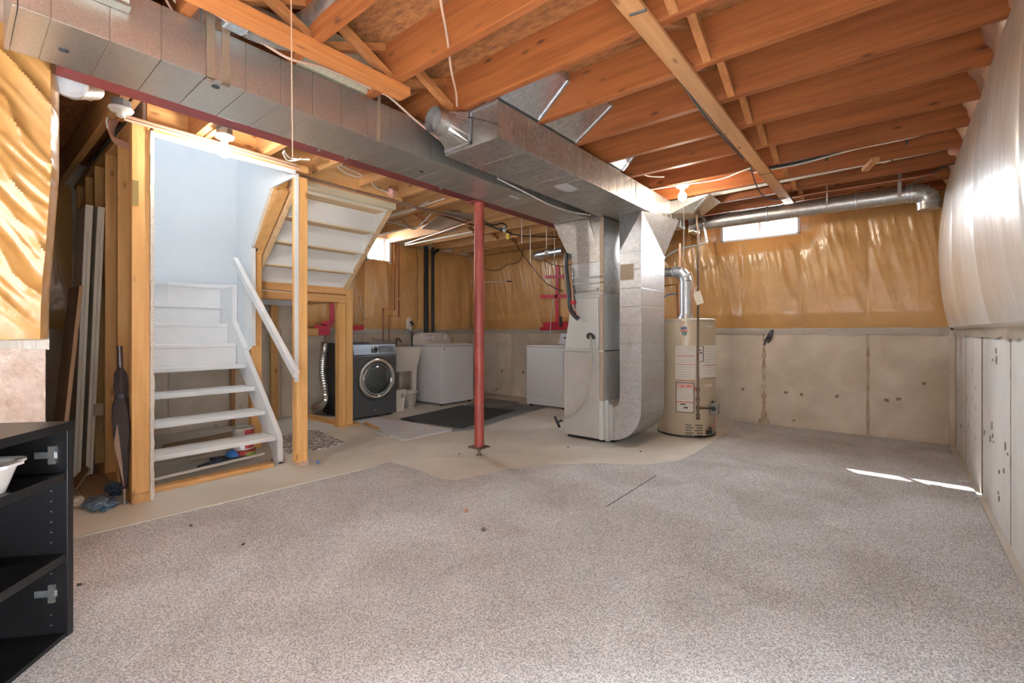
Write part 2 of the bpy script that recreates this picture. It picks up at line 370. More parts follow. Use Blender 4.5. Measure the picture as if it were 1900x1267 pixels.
for k in range(46):
    z = 1.1 - k / 45 * 1.08; w = .006 + .022 * rnd.random() + max(0, .22 - z) ** 1.4 * .5 * (.7 + .6 * rnd.random())
    L_.append((p0 - w, YF - .0172, z)); R_.append((p0 + w * (.8 + .4 * rnd.random()), YF - .0172, z))
prism(b, L_ + R_[::-1], (0, .006, 0)); mk('rust_streak', b, STAIN, wall_far)
p0 = onY(1610, 700, YF).x; b = BM(); L_, R_ = [], []
for k in range(22):
    z = 1.12 - k / 21 * 1.1; w = .006 + .012 * rnd.random()
    L_.append((p0 - w, YF - .0172, z)); R_.append((p0 + w, YF - .0172, z))
prism(b, L_ + R_[::-1], (0, .006, 0)); mk('rust_streak', b, STAIN, wall_far)
for px in (1797, 1828, 1884):
    y0 = onX(px, 700, XR).y; b = BM(); L_, R_ = [], []
    for k in range(34):
        z = 1.12 - k / 33 * 1.1; w = (.003 + .010 * rnd.random() ** 2) * (1 if px > 1800 else .5)
        L_.append((XR - .0175, y0 - w, z)); R_.append((XR - .0175, y0 + w, z))
    prism(b, L_ + R_[::-1], (.008, 0, 0)); mk('joint_crack', b, TIE, wall_right)
rnd = random.Random(21)
for i in range(30):
    px, py = ((1803, 775), (1817, 795), (1836, 810), (1868, 838), (1790, 765), (1842, 690), (1812, 720), (1850, 905))[i % 8]
    p = onX(px + rnd.uniform(-9, 9), py + rnd.uniform(-40, 40), XR - .017); k = rnd.uniform(.2, 1) ** 2
    n = 7; pts_ = [(.004 + .010 * k) * (1 + rnd.uniform(-.5, .5)) for _ in range(n)]
    b = BM(); prism(b, [(XR - .0172, p.y + pts_[a] * math.cos(2 * math.pi * a / n), p.z + 1.7 * pts_[a] * math.sin(2 * math.pi * a / n)) for a in range(n)], (.005, 0, 0)); mk('pit_mark', b, PIT, wall_right)
b = BM(); box(b, XL + .012, XL + .05, YF - .05, YF - .012, 0, 1.14); mk('corner_board', b, CONC, wall_left)
b = BM(); box(b, XR - .06, XR - .016, YF - .04, YF - .016, 0, 1.13); mk('corner_board', b, CONC, wall_right)

# unseen ground outside the foundation, added to stop sky light from below
b = BM()
for a in ((-40, XL - .3, -40, 40), (XR + .3, 40, -40, 40), (XL - .3, XR + .3, YF + .15, 40), (XL - .3, XR + .3, -40, YB - .3), (XL - .3, XS - .3, YB - .3, YS - .3)): box(b, a[0], a[1], a[2], a[3], -.3, .10)
structure(mk('ground', b, M('lawn', (.10, .13, .06), .9, col2=(.16, .18, .09), nscale=3)))
# unseen upper-storey outer walls, added to keep the sun off the side window
b = BM(); zu0, zu1 = ZS + .03, 5.6
for a in ((XL - .25, XS, YS - .25, YS), (XS - .25, XS, YB - .2, YS - .25), (XL - .25, XL, YS, YF + .1), (XR, XR + .25, YB - .2, YF + .1), (XL, XR, YF, YF + .1), (XS, XR, YB - .2, YB)): box(b, a[0], a[1], a[2], a[3], zu0, zu1)
structure(mk('wall_upper_sun_block', b, M('siding', (.62, .60, .56), .8)))
# ------------------------------------------------------------------ windows
GLS = M('window_glass', (.95, .97, 1), .02, spec=.5, alpha=.12)
SNOW = M('window_well_white', (.86, .87, .88), .9)
w1 = thing('window_1', 'wide low basement window above the concrete of the far wall', 'window', (WF[0], YF, WF[2]), kind='structure')
x0, x1, z0, z1 = WF
for nm, a in (('window_frame', (x0, x1, z0, z0 + .022)), ('window_frame', (x0, x1, z1 - .02, z1)), ('window_frame', (x0, x0 + .03, z0 + .022, z1 - .02)), ('window_frame', (x1 - .03, x1, z0 + .022, z1 - .02)), ('sash_bar', ((x0 + x1) / 2 - .015, (x0 + x1) / 2 + .015, z0 + .022, z1 - .02))):
    bx(nm, FRAME, w1, a[0], a[1], YF + .03, YF + .09, a[2], a[3], .003)
for xa, xb in ((x0 + .03, (x0 + x1) / 2 - .015), ((x0 + x1) / 2 + .015, x1 - .03)): bx('pane', GLS, w1, xa, xb, YF + .058, YF + .062, z0 + .022, z1 - .02)
for a in ((x0 - .02, x0 + .012, z0 - .02, z1), (x1 - .012, x1 + .02, z0 - .02, z1), (x0 - .02, x1 + .02, z0 - .022, z0 + .002)): bx('trim', FRAME, w1, a[0], a[1], YF - .022, YF + .03, a[2], a[3], .003)
w2 = thing('window_2', 'small basement window high on the laundry wall beside the stairs', 'window', (XL, WL[0], WL[2]), kind='structure')
y0, y1, z0, z1 = WL
for nm, a in (('window_frame', (y0, y1, z0, z0 + .03)), ('window_frame', (y0, y1, z1 - .02, z1)), ('window_frame', (y0, y0 + .03, z0 + .03, z1 - .02)), ('window_frame', (y1 - .05, y1, z0 + .03, z1 - .02)), ('sash_bar', (y1 - .11, y1 - .085, z0 + .03, z1 - .02))):
    bx(nm, FRAME, w2, XL - .09, XL - .03, a[0], a[1], a[2], a[3], .003)
bx('pane', GLS, w2, XL - .062, XL - .058, y0 + .03, y1 - .11, z0 + .03, z1 - .02); bx('pane', GLS, w2, XL - .062, XL - .058, y1 - .085, y1 - .05, z0 + .03, z1 - .02)
for a in ((y0 - .02, y0 + .01, z0 - .02, z1), (y1 - .01, y1 + .025, z0 - .02, z1), (y0 - .02, y1 + .025, z0 - .035, z0 + .006)): bx('trim', FRAME, w2, XL - .03, XL + .075, a[0], a[1], a[2], a[3], .003)

# ------------------------------------------------------------------ polythene covered insulation
def fbm(x, y, z=0, oct=4):
    return noise.fractal(Vector((x, y, z)), 1.0, 2.0, oct)
def ridge(x, y, z=0):
    return (1 - abs(noise.noise(Vector((x, y, z))))) ** 3
def blanket(name, label, pos, u0, u1, v0, v1, nu, nv, off, m, skip=None):
    b = BM(); g = []
    for i in range(nu + 1):
        col = []
        for j in range(nv + 1):
            u = u0 + (u1 - u0) * i / nu; v = v0 + (v1 - v0) * j / nv
            o = 0 if i in (0, nu) or j in (0, nv) else off(u, v, i / nu, j / nv)
            col.append(b.verts.new(pos(u, v, o)))
        g.append(col)
    for i in range(nu):
        for j in range(nv):
            if skip and skip(u0 + (u1 - u0) * (i + .5) / nu, v0 + (v1 - v0) * (j + .5) / nv): continue
            b.faces.new((g[i][j], g[i + 1][j], g[i + 1][j + 1], g[i][j + 1]))
    o = mk(name, b, m, None, smooth=True)
    return tag(o, label, 'insulation', 'polythene covered wall insulation')
def edge(t, k=10): return min(1, t * k) * min(1, (1 - t) * k)
def off_far(u, v, a, c):
    bay = abs(math.sin(math.pi * (u + .2) / .61)) ** .5
    d = (.055 + .028 * bay) * edge(c, 7) ** .6
    q = u * 3.2 + (v - 2.3) * .55 * (1 + .6 * noise.noise(Vector((u * .7, 2.2, 0))))
    d += .016 * (ridge(q * 2.2, v * .9, 3) - .3) * edge(c, 6) * (.25 + .75 * c) + .011 * (ridge(q * 5, v * 1.3, 9) - .3) * edge(c, 5) * math.exp(-((c - .62) / .26) ** 2)
    d += .006 * fbm(u * 5, v * 3, 1)
    if -1.9 < u < -.6 and v > 2.05: d *= max(.1, 1 - .9 * min(1, (v - 2.05) / .2) * min(1, (u + 1.9) / .15, (-.6 - u) / .15))
    return max(.005, d)
def skipF(u, v): return WF[0] - .01 < u < WF[1] + .01 and v > WF[2] - .005
FARB = blanket('insulation_blanket', 'orange polythene covered insulation along the wall behind the water heater', lambda u, v, o: (u, YF - o, v), XL + .02, XR - .03, 1.13, ZJ + .02, 460, 74, off_far, POLY, skipF)
def off_left(u, v, a, c):
    bay = abs(math.sin(math.pi * (u + .1) / .5)) ** .5
    d = (.05 + .03 * bay) * edge(c, 7) ** .6 + .018 * (ridge(u * 4.5 + v * .6, v * .7, 5) - .3) * edge(c, 5) + .006 * fbm(u * 5, v * 3, 2)
    return max(.005, d)
def skipL(u, v): return WL[0] - .01 < u < WL[1] + .01 and v > WL[2] - .01
blanket('insulation_blanket', 'orange polythene covered insulation behind the laundry sink and copper pipes', lambda u, v, o: (XL + o, u, v), 2.99, YF - .08, 1.13, ZJ + .02, 240, 60, off_left, POLY, skipL)
blanket('insulation_blanket', 'dim orange polythene covered insulation at the end of the dark storage gap', lambda u, v, o: (XL + o, u, v), YS + .01, .74, 1.13, ZJ + .02, 40, 60, off_left, POLY)
def off_right(u, v, a, c):
    s = math.sin(math.pi * min(1, max(0, (c * .97 + .015)))) ** .55
    d = (.05 + .11 * s) * (.75 + .25 * abs(math.sin(math.pi * u / 1.2)) ** .4)
    d += .0012 * (ridge(u * 9 + v * .5, v * .8, 4) - .4) * edge(c, 6) + .005 * fbm(u * 2.2, v * 2, 7)
    d += .014 * (ridge(u * 3 - v * 2.5, v * 1.2, 8) - .4) * max(0, (c - .72) / .28) * edge(c, 9)
    return max(.01, d * min(1, edge(a, 30) + .25))
blanket('insulation_blanket', 'glare-whitened bulging polythene insulation blanket along the right wall', lambda u, v, o: (XR - .005 - o, u, v), YB + .02, YF - .06, 1.13, ZJ + .03, 620, 56, off_right, POLYR)
def off_stub(u, v, a, c):
    s = math.sin(math.pi * min(1, c * .9 + .08)) ** .6
    d = (.05 + .10 * s) * (min(1, (1 - a) * 26) ** .5)
    q = u * 1.25 + v * .95; q2 = u * .8 - v * .35
    d += (.020 * (ridge(q * 5.6 + .5 * fbm(u * 2, v * 2, 5), q2 * 1.6, 6) - .3) + .014 * (ridge(q * 12, q2 * 2.2, 2) - .3)) * edge(c, 6) + .006 * fbm(u * 6, v * 4, 3)
    return max(.008, d)
blanket('insulation_blanket', 'puffy orange polythene insulation above the black bookcase', lambda u, v, o: (XS + o, u + .035 * max(0, min(1, (v - 1.25) / .6)) * max(0, (u + .1) / .4), v), -.70, YS + .012, 1.07, 2.46, 130, 150, off_stub, POLYS)
# loose film hems hanging below each blanket
def hem(pos, u0, u1, n, z0, z1, m, amp=.01):
    b = BM(); rows = []
    for i in range(n + 1):
        u = u0 + (u1 - u0) * i / n; w = amp * (fbm(u * 7, 1.3, 0) + .6)
        rows.append([b.verts.new(pos(u, z1, .022)), b.verts.new(pos(u, (z0 + z1) / 2, .020 + w)), b.verts.new(pos(u, z0 + .018 * fbm(u * 5, 4, 0), .022 + w * .4))])
    for i in range(n):
        for j in range(2): b.faces.new((rows[i][j], rows[i + 1][j], rows[i + 1][j + 1], rows[i][j + 1]))
    return mk('film_hem', b, m, None, smooth=True)
for pos, u0, u1, n, z0, z1, lab in ((lambda u, z, o: (u, YF - o, z), XL + .03, XR - .05, 200, 1.085, 1.16, 'clear polythene hem along the foot of the far wall insulation'),
        (lambda u, z, o: (XL + o, u, z), 2.99, YF - .05, 90, 1.075, 1.16, 'clear polythene hem behind the laundry sink'),
        (lambda u, z, o: (XR - o, u, z), YB + .1, YF - .05, 260, 1.075, 1.175, 'crinkled clear polythene hem along the right wall'),
        (lambda u, z, o: (XS + o, u, z), -.70, YS + .01, 40, 1.035, 1.11, 'pale polythene hem above the black bookcase')):
    tag(hem(pos, u0, u1, n, z0, z1, FILM, .016), lab, 'plastic film', 'polythene hems')

# ------------------------------------------------------------------ ceiling: subfloor, joists, bridging, strapping
SHX0, SHX1, SHY0, SHY1 = -5.98, -3.98, .853, 2.98      # stair opening
b = BM()
box(b, SHX1, XR + .2, YB, YF, ZS, ZS + .018); box(b, XL - .2, SHX1, YB, SHY0, ZS, ZS + .018); box(b, XL - .2, SHX1, SHY1, YF, ZS, ZS + .018); box(b, XL - .2, SHX0 - .016, SHY0, SHY1, ZS, ZS + .018)
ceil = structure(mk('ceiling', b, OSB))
JYK = [2.04 + .462 * k for k in range(-12, 9)]
JYK = [y for y in JYK if YB < y < YF - .1] + [YF - .06]
for y in JYK:
    xa = SHX1 + .04 if SHY0 < y < SHY1 - .05 else (XL + .01 if y > YS else XS + .01)
    xm = -2.87 if y > YS else xa
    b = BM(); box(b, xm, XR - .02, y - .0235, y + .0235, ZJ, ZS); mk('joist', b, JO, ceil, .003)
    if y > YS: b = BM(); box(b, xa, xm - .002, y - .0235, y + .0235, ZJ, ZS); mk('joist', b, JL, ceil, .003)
for dy in (.060, .52):        # doubled joists by the stair opening
    b = BM(); box(b, SHX1 + .04, -2.97, .65 + dy - .019, .65 + dy + .019, ZJ, ZS); mk('joist', b, JL, ceil, .003)
b = BM(); box(b, SHX1, SHX1 + .038, SHY0, SHY1, ZJ - .03, ZS); mk('stair_header', b, SY, ceil, .003)
b = BM(); box(b, SHX0, SHX1, SHY1, SHY1 + .038, ZJ - .02, ZS); mk('stair_header', b, SX, ceil, .003)
BRI = wood('bridging_wood', (.26, .085, .024), (.38, .155, .05), 'Y')
def bridging(x, yk, flip=0, w=.04, dz=0):
    ya, yb = yk + .019, yk + .462 - .019
    b = BM(); za, zb = (ZJ + .02, ZS - .02) if not flip else (ZS - .02, ZJ + .02)
    beam(b, (x, ya, za + dz), (x, yb, zb + dz), w, .04); mk('bridging', b, BRI, ceil)
for k in range(-4, 8):
    y = 2.04 + .462 * k
    bridging(-.80, y, 0); bridging(-.74, y, 1)
for k in range(-3, 8):
    y = 2.04 + .462 * k
    bridging(-2.16, y, 1); bridging(-2.22, y, 0)
for k in range(3, 8):
    y = 2.04 + .462 * k
    bridging(-4.55, y, 0); bridging(-4.61, y, 1)
b = BM(); box(b, -.90, -.81, -3.6, YF - .42, ZJ - .022, ZJ - .001); mk('strapping_board', b, JY, ceil, .002)
b = BM(); box(b, -2.215, -2.115, -3.4, 1.66, ZJ - .048, ZJ - .001); mk('strapping_board', b, wood('strap_orange', (.33, .10, .025), (.46, .175, .05), 'Y'), ceil, .002)
b = BM(); beam(b, (onZ(1605, 315, ZJ - .02)), (onZ(1625, 295, ZJ - .02)), .05, .03); mk('blocking', b, JY, ceil)
# rim pockets: bagged insulation pushed between the joist ends
RIM = poly_mat('rim_bag', (.58, .34, .22), (.70, .50, .38), rough=.4, coat=.5)
for i in range(len(JYK) - 1):
    ya, yb = JYK[i] + .022, JYK[i + 1] - .022
    if yb < .2 or yb - ya < .1: continue
    b = BM(); n, mm = 8, 7; g = []
    for a in range(n + 1):
        r = []
        for c in range(mm + 1):
            u, v = a / n, c / mm; o = .02 + .15 * (.25 + .75 * v) * (.5 + .5 * math.sin(math.pi * (.15 + .7 * u))) + .02 * fbm(u * 3 + i, v * 3, i)
            r.append(b.verts.new((XR - .02 - o, ya + (yb - ya) * u, ZJ - .005 + (ZS - ZJ + .0) * v)))
        g.append(r)
    for a in range(n):
        for c in range(mm): b.faces.new((g[a][c], g[a + 1][c], g[a + 1][c + 1], g[a][c + 1]))
    mk('rim_insulation', b, RIM, ceil, smooth=True)

# ------------------------------------------------------------------ carpet
edge_pts = [Vector((-3.33, YB, 0)), Vector((-3.36, .42, 0)), onZ(440, 930), onZ(600, 890), onZ(700, 866), onZ(722, 860), onZ(770, 872), onZ(820, 892), onZ(850, 894), onZ(930, 876), onZ(1000, 866), onZ(1110, 862), onZ(1190, 866), onZ(1260, 857), onZ(1290, 843), onZ(1322, 822), onZ(1352, 800), onZ(1362, 786)]
b = BM(); pts = [(min(p.x, XR - .02), p.y) for p in edge_pts] + [(onZ(1362, 783).x, YF - .03), (XR - .06, YF - .03), (XR - .045, 4.6), (XR - .055, 3.2), (XR - .045, YB)]
pts[0] = (XS + .002 if False else -3.04, YB); pts.insert(1, (-3.04, .30)); pts[2] = (-3.36, .34)
prism(b, [(x, y, .001) for x, y in pts], (0, 0, .013))
tag(mk('carpet', b, CARP), 'large grey-beige cut pile carpet laid over the basement slab', 'carpet')
b = BM(); L0 = [(-3.36, .36), (-3.31, 1.2), (-3.28, 1.9), (-3.255, 2.22)]
prism(b, [(x - .02, y, .001) for x, y in L0] + [(x + .004, y, .001) for x, y in L0[::-1]], (0, 0, .018))
tag(mk('tack_strip', b, M('tack_strip_wood', (.60, .60, .52), .7)), 'pale thin strip along the left edge of the carpet', 'floor strip')
b = BM(); pa, pb = onZ(1125, 940, .0142), onZ(1218, 882, .0142); beam(b, pa, pb, .008, .002); tag(mk('carpet_seam', b, M('carpet_seam_dark', (.17, .15, .14), 1)), 'dark straight seam line in the middle of the carpet', 'carpet seam')

# ================================================================== STEEL BEAM AND POST
t = thing('steel_beam', 'dark red steel beam running beside the long duct', 'beam', (-2.87, 3.0, 2.28))
b = BM(); box(b, -2.945, -2.80, .30, YF - .02, 2.28, 2.292); mk('bottom_flange', b, REDB, t, .002)
b = BM(); box(b, -2.879, -2.868, .30, YF - .02, 2.292, 2.468); mk('web', b, REDB, t)
b = BM(); box(b, -2.945, -2.80, .30, YF - .02, 2.468, 2.48); mk('top_flange', b, REDB, t, .002)
b = BM(); box(b, -2.94, -2.80, .30, YF - .02, 2.48, 2.5); mk('nailer_plank', b, JY, t)
for px, py in ((587, 277), (635, 293), (810, 349)):
    p = onZ(px, py, 2.28); b = BM(); cyl(b, (-2.815, p.y, 2.262), (-2.815, p.y, 2.2795), .011, 8); mk('bolt', b, GALV, t)
t = thing('support_post', 'red steel jack post on a rusty screw foot', 'post', (-2.872, 3.02, 0))
b = BM(); cyl(b, (-2.872, 3.02, .085), (-2.872, 3.02, 2.268), .044, 28); mk('post_tube', b, RED, t, smooth=True)
b = BM(); box(b, -2.945, -2.80, 2.95, 3.09, .072, .085); mk('base_plate', b, IRON, t, .003)
b = BM(); box(b, -2.945, -2.80, 2.95, 3.09, 2.268, 2.2795); mk('cap_plate', b, REDB, t, .002)
b = BM(); lathe(b, [(.026, 0), (.024, .012), (.013, .016), (.013, .072)], (-2.872, 3.02, 0), 12); mk('screw_jack', b, IRON, t)

# ================================================================== DUCTS
def duct_run(root, x0, x1, z0, z1, ys, m, inset=.004, gaps=()):
    """a row of sheet metal sections, each its own piece; wider dark joints where gaps says so"""
    b = BM(); box(b, x0 + inset, x1 - inset, ys[0] + .01, ys[-1] - .01, z0 + inset, z1 - .002); mk('duct_core', b, SEAM, root)
    for i in range(len(ys) - 1):
        g = .0016
        b = BM(); box(b, x0, x1, ys[i] + g, ys[i + 1] - g, z0, z1); mk('duct_panel', b, m, root, .0022)
    for y in gaps:
        b = BM(); box(b, x0 - .004, x1 + .004, y - .007, y + .007, z0 - .004, z1 - .01); mk('drive_cleat', b, SEAM, root, .002)
MX0, MX1, MZ0, MZ1 = -2.785, -2.39, 2.262, 2.495
t = thing('trunk_duct', 'long galvanized trunk duct beside the red beam', 'duct', (-2.6, 2.0, MZ0))
ys = [.15, .235]
while ys[-1] + .2 < 4.10: ys.append(ys[-1] + .1655)
ys.append(4.10)
duct_run(t, MX0, MX1, MZ0, MZ1, ys, GALVD, gaps=(onX(1000, 330, MX1).y,))
b = BM(); box(b, MX0 - .003, MX1 + .003, .135, .15, MZ0 - .003, MZ1); mk('end_cap', b, GALVD, t, .003)
for px in (391, 419, 703):
    y = onX(px, 150, MX1).y; w = .017 if px < 500 else .011
    b = BM(); box(b, MX1, MX1 + .004, y - w, y + w, MZ0 - .004, MZ1 + .06); box(b, MX1 - .02, MX1 + .004, y - w, y + w, MZ0 - .005, MZ0); mk('hanger_strap', b, M('strap_brown', (.30, .21, .14), .5, .5), t)
for px, py in ((118, 93), (400, 161), (782, 318)):
    p = onZ(px, py, MZ0 - .001); b = BM(); lathe(b, [(.016, -.003), (.016, .002)], p, 14); mk('plug_hole', b, DARKGAP, t)
# riser boot on the near end of the trunk
b = BM()
hull8(b, [(MX1 + .004, .21, 2.405), (MX1 + .05, .21, 2.405), (MX1 + .05, .45, 2.405), (MX1 + .004, .45, 2.405)], [(MX1 - .02, .19, 2.73), (MX1 + .16, .19, 2.73), (MX1 + .16, .45, 2.73), (MX1 - .02, .45, 2.73)])
t2 = thing('wall_stack_boot', 'grey flared duct boot at the near end of the trunk duct', 'duct fitting', (MX1 + .03, .33, 2.405), group='duct boots in the joist bays')
mk('boot_body', b, GALVD, t2)
b = BM(); box(b, MX1 + .003, MX1 + .058, .20, .458, 2.395, 2.409); mk('boot_flange', b, SEAM, t2, .002)

DX0, DX1, DZ0, DZ1 = -2.285, -1.815, 2.272, 2.494
t = thing('return_duct', 'wide galvanized return duct with an open round collar on its end', 'duct', (-2.05, 3.6, DZ0))
ys = [2.075]
while ys[-1] + .18 < 5.27: ys.append(ys[-1] + .139)
ys.append(5.28)
duct_run(t, DX0, DX1, DZ0, DZ1, ys, GALV, gaps=(2.36, 2.94, 3.98))
# square to round end fitting
yq = 2.075; cx, cz = -2.155, 2.395
b = BM(); n = 24; sq = []; rd = []
hx, hz = .105, .095
for i in range(n):
    a = 2 * math.pi * i / n; ca, sa = math.cos(a), math.sin(a); k = 1 / max(abs(ca), abs(sa))
    sq.append(b.verts.new((cx + hx * ca * k, yq - .012, cz + hz * sa * k))); rd.append(b.verts.new((cx - .01 + .078 * ca, yq - .13, cz + .012 + .078 * sa)))
for i in range(n): b.faces.new((sq[i], sq[(i + 1) % n], rd[(i + 1) % n], rd[i]))
mk('square_to_round', b, GALV, t)
b = BM(); cyl(b, (cx - .01, yq - .13, cz + .012), (cx - .012, yq - .205, cz + .014), .079, 28, cap=False); cyl(b, (cx - .01, yq - .13, cz + .012), (cx - .012, yq - .205, cz + .014), .076, 28, cap=False); mk('round_collar', b, GALV, t, smooth=True)
b = BM(); cyl(b, (cx - .012, yq - .14, cz + .013), (cx - .012, yq - .145, cz + .013), .075, 24); mk('collar_damper', b, M('damper_dull', (.28, .26, .25), .6, .5), t)
for a in ((cx - hx - .016, cx + hx + .016, cz - hz - .014, cz - hz + .004), (cx - hx - .016, cx - hx + .004, cz - hz, cz + hz), (cx + hx - .004, cx + hx + .016, cz - hz - .014, cz + hz), (DX0, DX1, DZ1 - .016, DZ1 + .002)):
    bx('end_flange', GALVB, t, a[0], a[1], yq - .016, yq - .002, a[2], a[3], .002)
b = BM(); p = onZ(1052, 349, DZ0 - .001); box(b, p.x - .06, p.x + .06, p.y - .10, p.y + .10, DZ0 - .003, DZ0 + .001); mk('duct_sticker', b, M('sticker_grey', (.50, .50, .50), .5), t)
b = BM(); p = onZ(955, 366, MZ0 - .001); box(b, p.x - .02, p.x + .02, p.y - .06, p.y + .06, MZ0 - .003, MZ0); mk('trunk_sticker', b, M('sticker_white', (.7, .7, .7), .5), t)
# joist bay boots on the room side of the return duct
def bay_boot(y0, y1, label, x_out=.30, m=GALV):
    r = thing('bay_boot', label, 'duct fitting', (DX1, y0, ZJ), group='duct boots in the joist bays')
    b = BM(); prism(b, [(DX1 - .10, y0, ZJ + .004), (DX1 + .012, y0, ZJ + .004), (DX1 + x_out, y0, ZS - .05), (DX1 + x_out, y0, ZS - .004), (DX1 - .10, y0, ZS - .004)], (0, y1 - y0, 0)); mk('boot_body', b, m, r)
    b = BM(); beam(b, (DX1 + .016, y1 - .01, ZJ + .004), (DX1 + x_out + .004, y1 - .01, ZS - .05), .02, .008); mk('boot_rib', b, GALVB, r)
    return r
bay_boot(2.065, 2.475, 'pale sheet metal boot in the joist bay above the round collar', .24, GALVB)
bay_boot(2.53, 2.94, 'sheet metal boot in the second joist bay along the return duct')
bay_boot(3.46, 3.70, 'narrow bright boot near the lit bulb over the return duct', .2, GALVB)
r = thing('bay_boot', 'folded sheet metal boot at the far end of the return duct', 'duct fitting', (DX1, 4.85, 2.3), group='duct boots in the joist bays')
b = BM(); hull8(b, [(DX1 + .002, 4.83, 2.36), (DX1 + .18, 4.95, 2.36), (DX1 + .18, 5.21, 2.36), (DX1 + .002, 5.21, 2.36)], [(DX1 + .002, 4.83, 2.492), (DX1 + .40, 4.83, 2.492), (DX1 + .40, 5.21, 2.492), (DX1 + .002, 5.21, 2.492)]); mk('boot_body', b, GALV, r)
b = BM(); beam(b, (DX1 + .185, 4.96, 2.36), (DX1 + .40, 4.825, 2.488), .03, .01); mk('boot_rib', b, GALVB, r)
# boots and a branch elbow on the trunk, seen between the joists
r = thing('branch_duct', 'grey round branch duct with a foil taped end above the trunk duct', 'duct fitting', (-2.45, .86, 2.5))
p = Vector((-2.43, .83, 2.545)); q = onZ(437, 40, 2.53)
b = BM(); box(b, q.x - .05, q.x + .03, q.y - .045, q.y + .05, 2.5, 2.60); mk('taped_end', b, M('foil_tape', (.60, .66, .70), .3, .6, col2=(.45, .5, .55), nscale=9, bump=.3), r, .012)
b = BM(); tube(b, [(q.x, q.y + .05, 2.56), (q.x + .0, q.y + .16, 2.57), (q.x + .02, q.y + .25, 2.59), (q.x + .12, q.y + .31, 2.62), (q.x + .3, q.y + .32, 2.64), (q.x + .9, q.y + .30, 2.65)], .075, 20, 6); mk('branch_elbow', b, GALV, r, smooth=True)
r = thing('bay_boot', 'tan sheet metal boot between joists over the middle of the trunk', 'duct fitting', (-2.4, 1.35, 2.5), group='duct boots in the joist bays')
q = onZ(640, 140, 2.53); b = BM(); hull8(b, [(MX1 - .18, 1.14, 2.505), (MX1 + .01, 1.14, 2.505), (MX1 + .01, 1.55, 2.505), (MX1 - .18, 1.55, 2.505)], [(MX1 - .18, 1.14, 2.70), (MX1 + .10, 1.14, 2.70), (MX1 + .10, 1.55, 2.70), (MX1 - .18, 1.55, 2.70)]); mk('boot_body', b, M('boot_tan', (.55, .49, .34), .5, .5, col2=(.68, .62, .45), nscale=9), r)

# round duct along the far wall
t = thing('round_duct', 'long round galvanized duct hung under the joists below the window wall', 'duct', (-.7, 5.63, 2.38))
RY, RZ, RR = 5.63, 2.385, .078
xs = [-1.80, -1.05, -.28, .10]
for i in range(3):
    b = BM(); cyl(b, (xs[i], RY, RZ), (xs[i + 1] - .004, RY, RZ), RR - .002 * (i % 2), 32); mk('pipe_length', b, GALV, t, smooth=True)
for x in (-1.05, -.28, .10):
    b = BM(); lathe(b, [(RR, -.012), (RR + .005, -.008), (RR + .005, .008), (RR, .012)], (x, RY, RZ), 32, 'X', cap=False); mk('crimp_ring', b, GALVB, t, smooth=True)
arc = [(.10, RY, RZ), (.13, RY, RZ)] + [(.15 + .10 * math.sin(a), RY + .03 * math.sin(a), RZ - .10 * (1 - math.cos(a))) for a in [math.radians(d) for d in range(0, 91, 10)]]
arc.append((.25, RY + .03, RZ - .16))
b = BM(); tube(b, arc, RR + .004, 28, 2); mk('elbow', b, GALV, t, smooth=True)
for k in (1, 5, 8, 11):
    c_ = Vector(arc[k]); a_ = (Vector(arc[min(k + 1, len(arc) - 1)]) - Vector(arc[k - 1])).normalized(); b = BM(); cyl(b, c_ - a_ * .006, c_ + a_ * .006, RR + .008, 28); mk('crimp_ring', b, GALVB, t, smooth=True)
for x, w in ((.045, .014), (-.51, .006)):
    b = BM(); box(b, x - w, x + w, RY - RR - .006, RY - RR - .003, RZ - .03, ZJ + .1); mk('hanger_strap', b, GALVD, t)
b = BM(); hull8(b, [(-1.80, RY - .1, RZ - .09), (-1.80, RY + .1, RZ - .09), (-1.80, RY + .1, RZ + .09), (-1.80, RY - .1, RZ + .09)], [(-1.86, RY - .11, RZ - .1), (-1.86, RY + .11, RZ - .1), (-1.86, RY + .11, RZ + .1), (-1.86, RY - .11, RZ + .1)]); mk('end_box', b, GALV, t)

# ================================================================== FURNACE
FX0, FX1, FY0, FY1 = -2.70, -2.235, 4.14, 4.82
t = thing('furnace', 'tall pale metal furnace cabinet standing beside the return drop', 'furnace', (-2.47, 4.48, 0))
b = BM(); box(b, FX0, FX1, FY0 + .02, FY1, .03, .915); mk('cabinet', b, FURN, t, .004)
b = BM(); box(b, FX0 + .02, FX1 - .02, FY0 + .05, FY1 - .03, 0, .03); mk('plinth', b, BLACK, t)
nst = 5; w = (FX1 - FX0 - .06) / nst
b = BM(); box(b, FX0 + .004, FX1 - .045, FY0, FY0 + .02, .035, .905); mk('lower_door', b, FURN, t, .006)
b = BM(); box(b, FX1 - .042, FX1, FY0 - .006, FY0 + .02, .03, .42); mk('door_frame', b, FURNW, t, .004)
b = BM(); box(b, FX1 - .042, FX1, FY0 + .002, FY0 + .02, .42, 1.5); mk('door_frame', b, M('furnace_edge', (.46, .36, .27), .5, .2), t, .003)
b = BM(); box(b, FX0 - .004, FX1 + .004, FY0 - .008, FY0 + .03, .912, .926); mk('door_trim', b, FURNW, t, .003)
b = BM(); hull8(b, [(FX0, FY0 + .012, .926), (FX1, FY0 + .012, .926), (FX1, FY1, .926), (FX0, FY1, .926)], [(FX0 + .10, FY0 + .012, 1.50), (FX1, FY0 + .012, 1.50), (FX1, FY1, 1.50), (FX0 + .10, FY1, 1.50)]); mk('upper_cabinet', b, FURNW, t, .004)
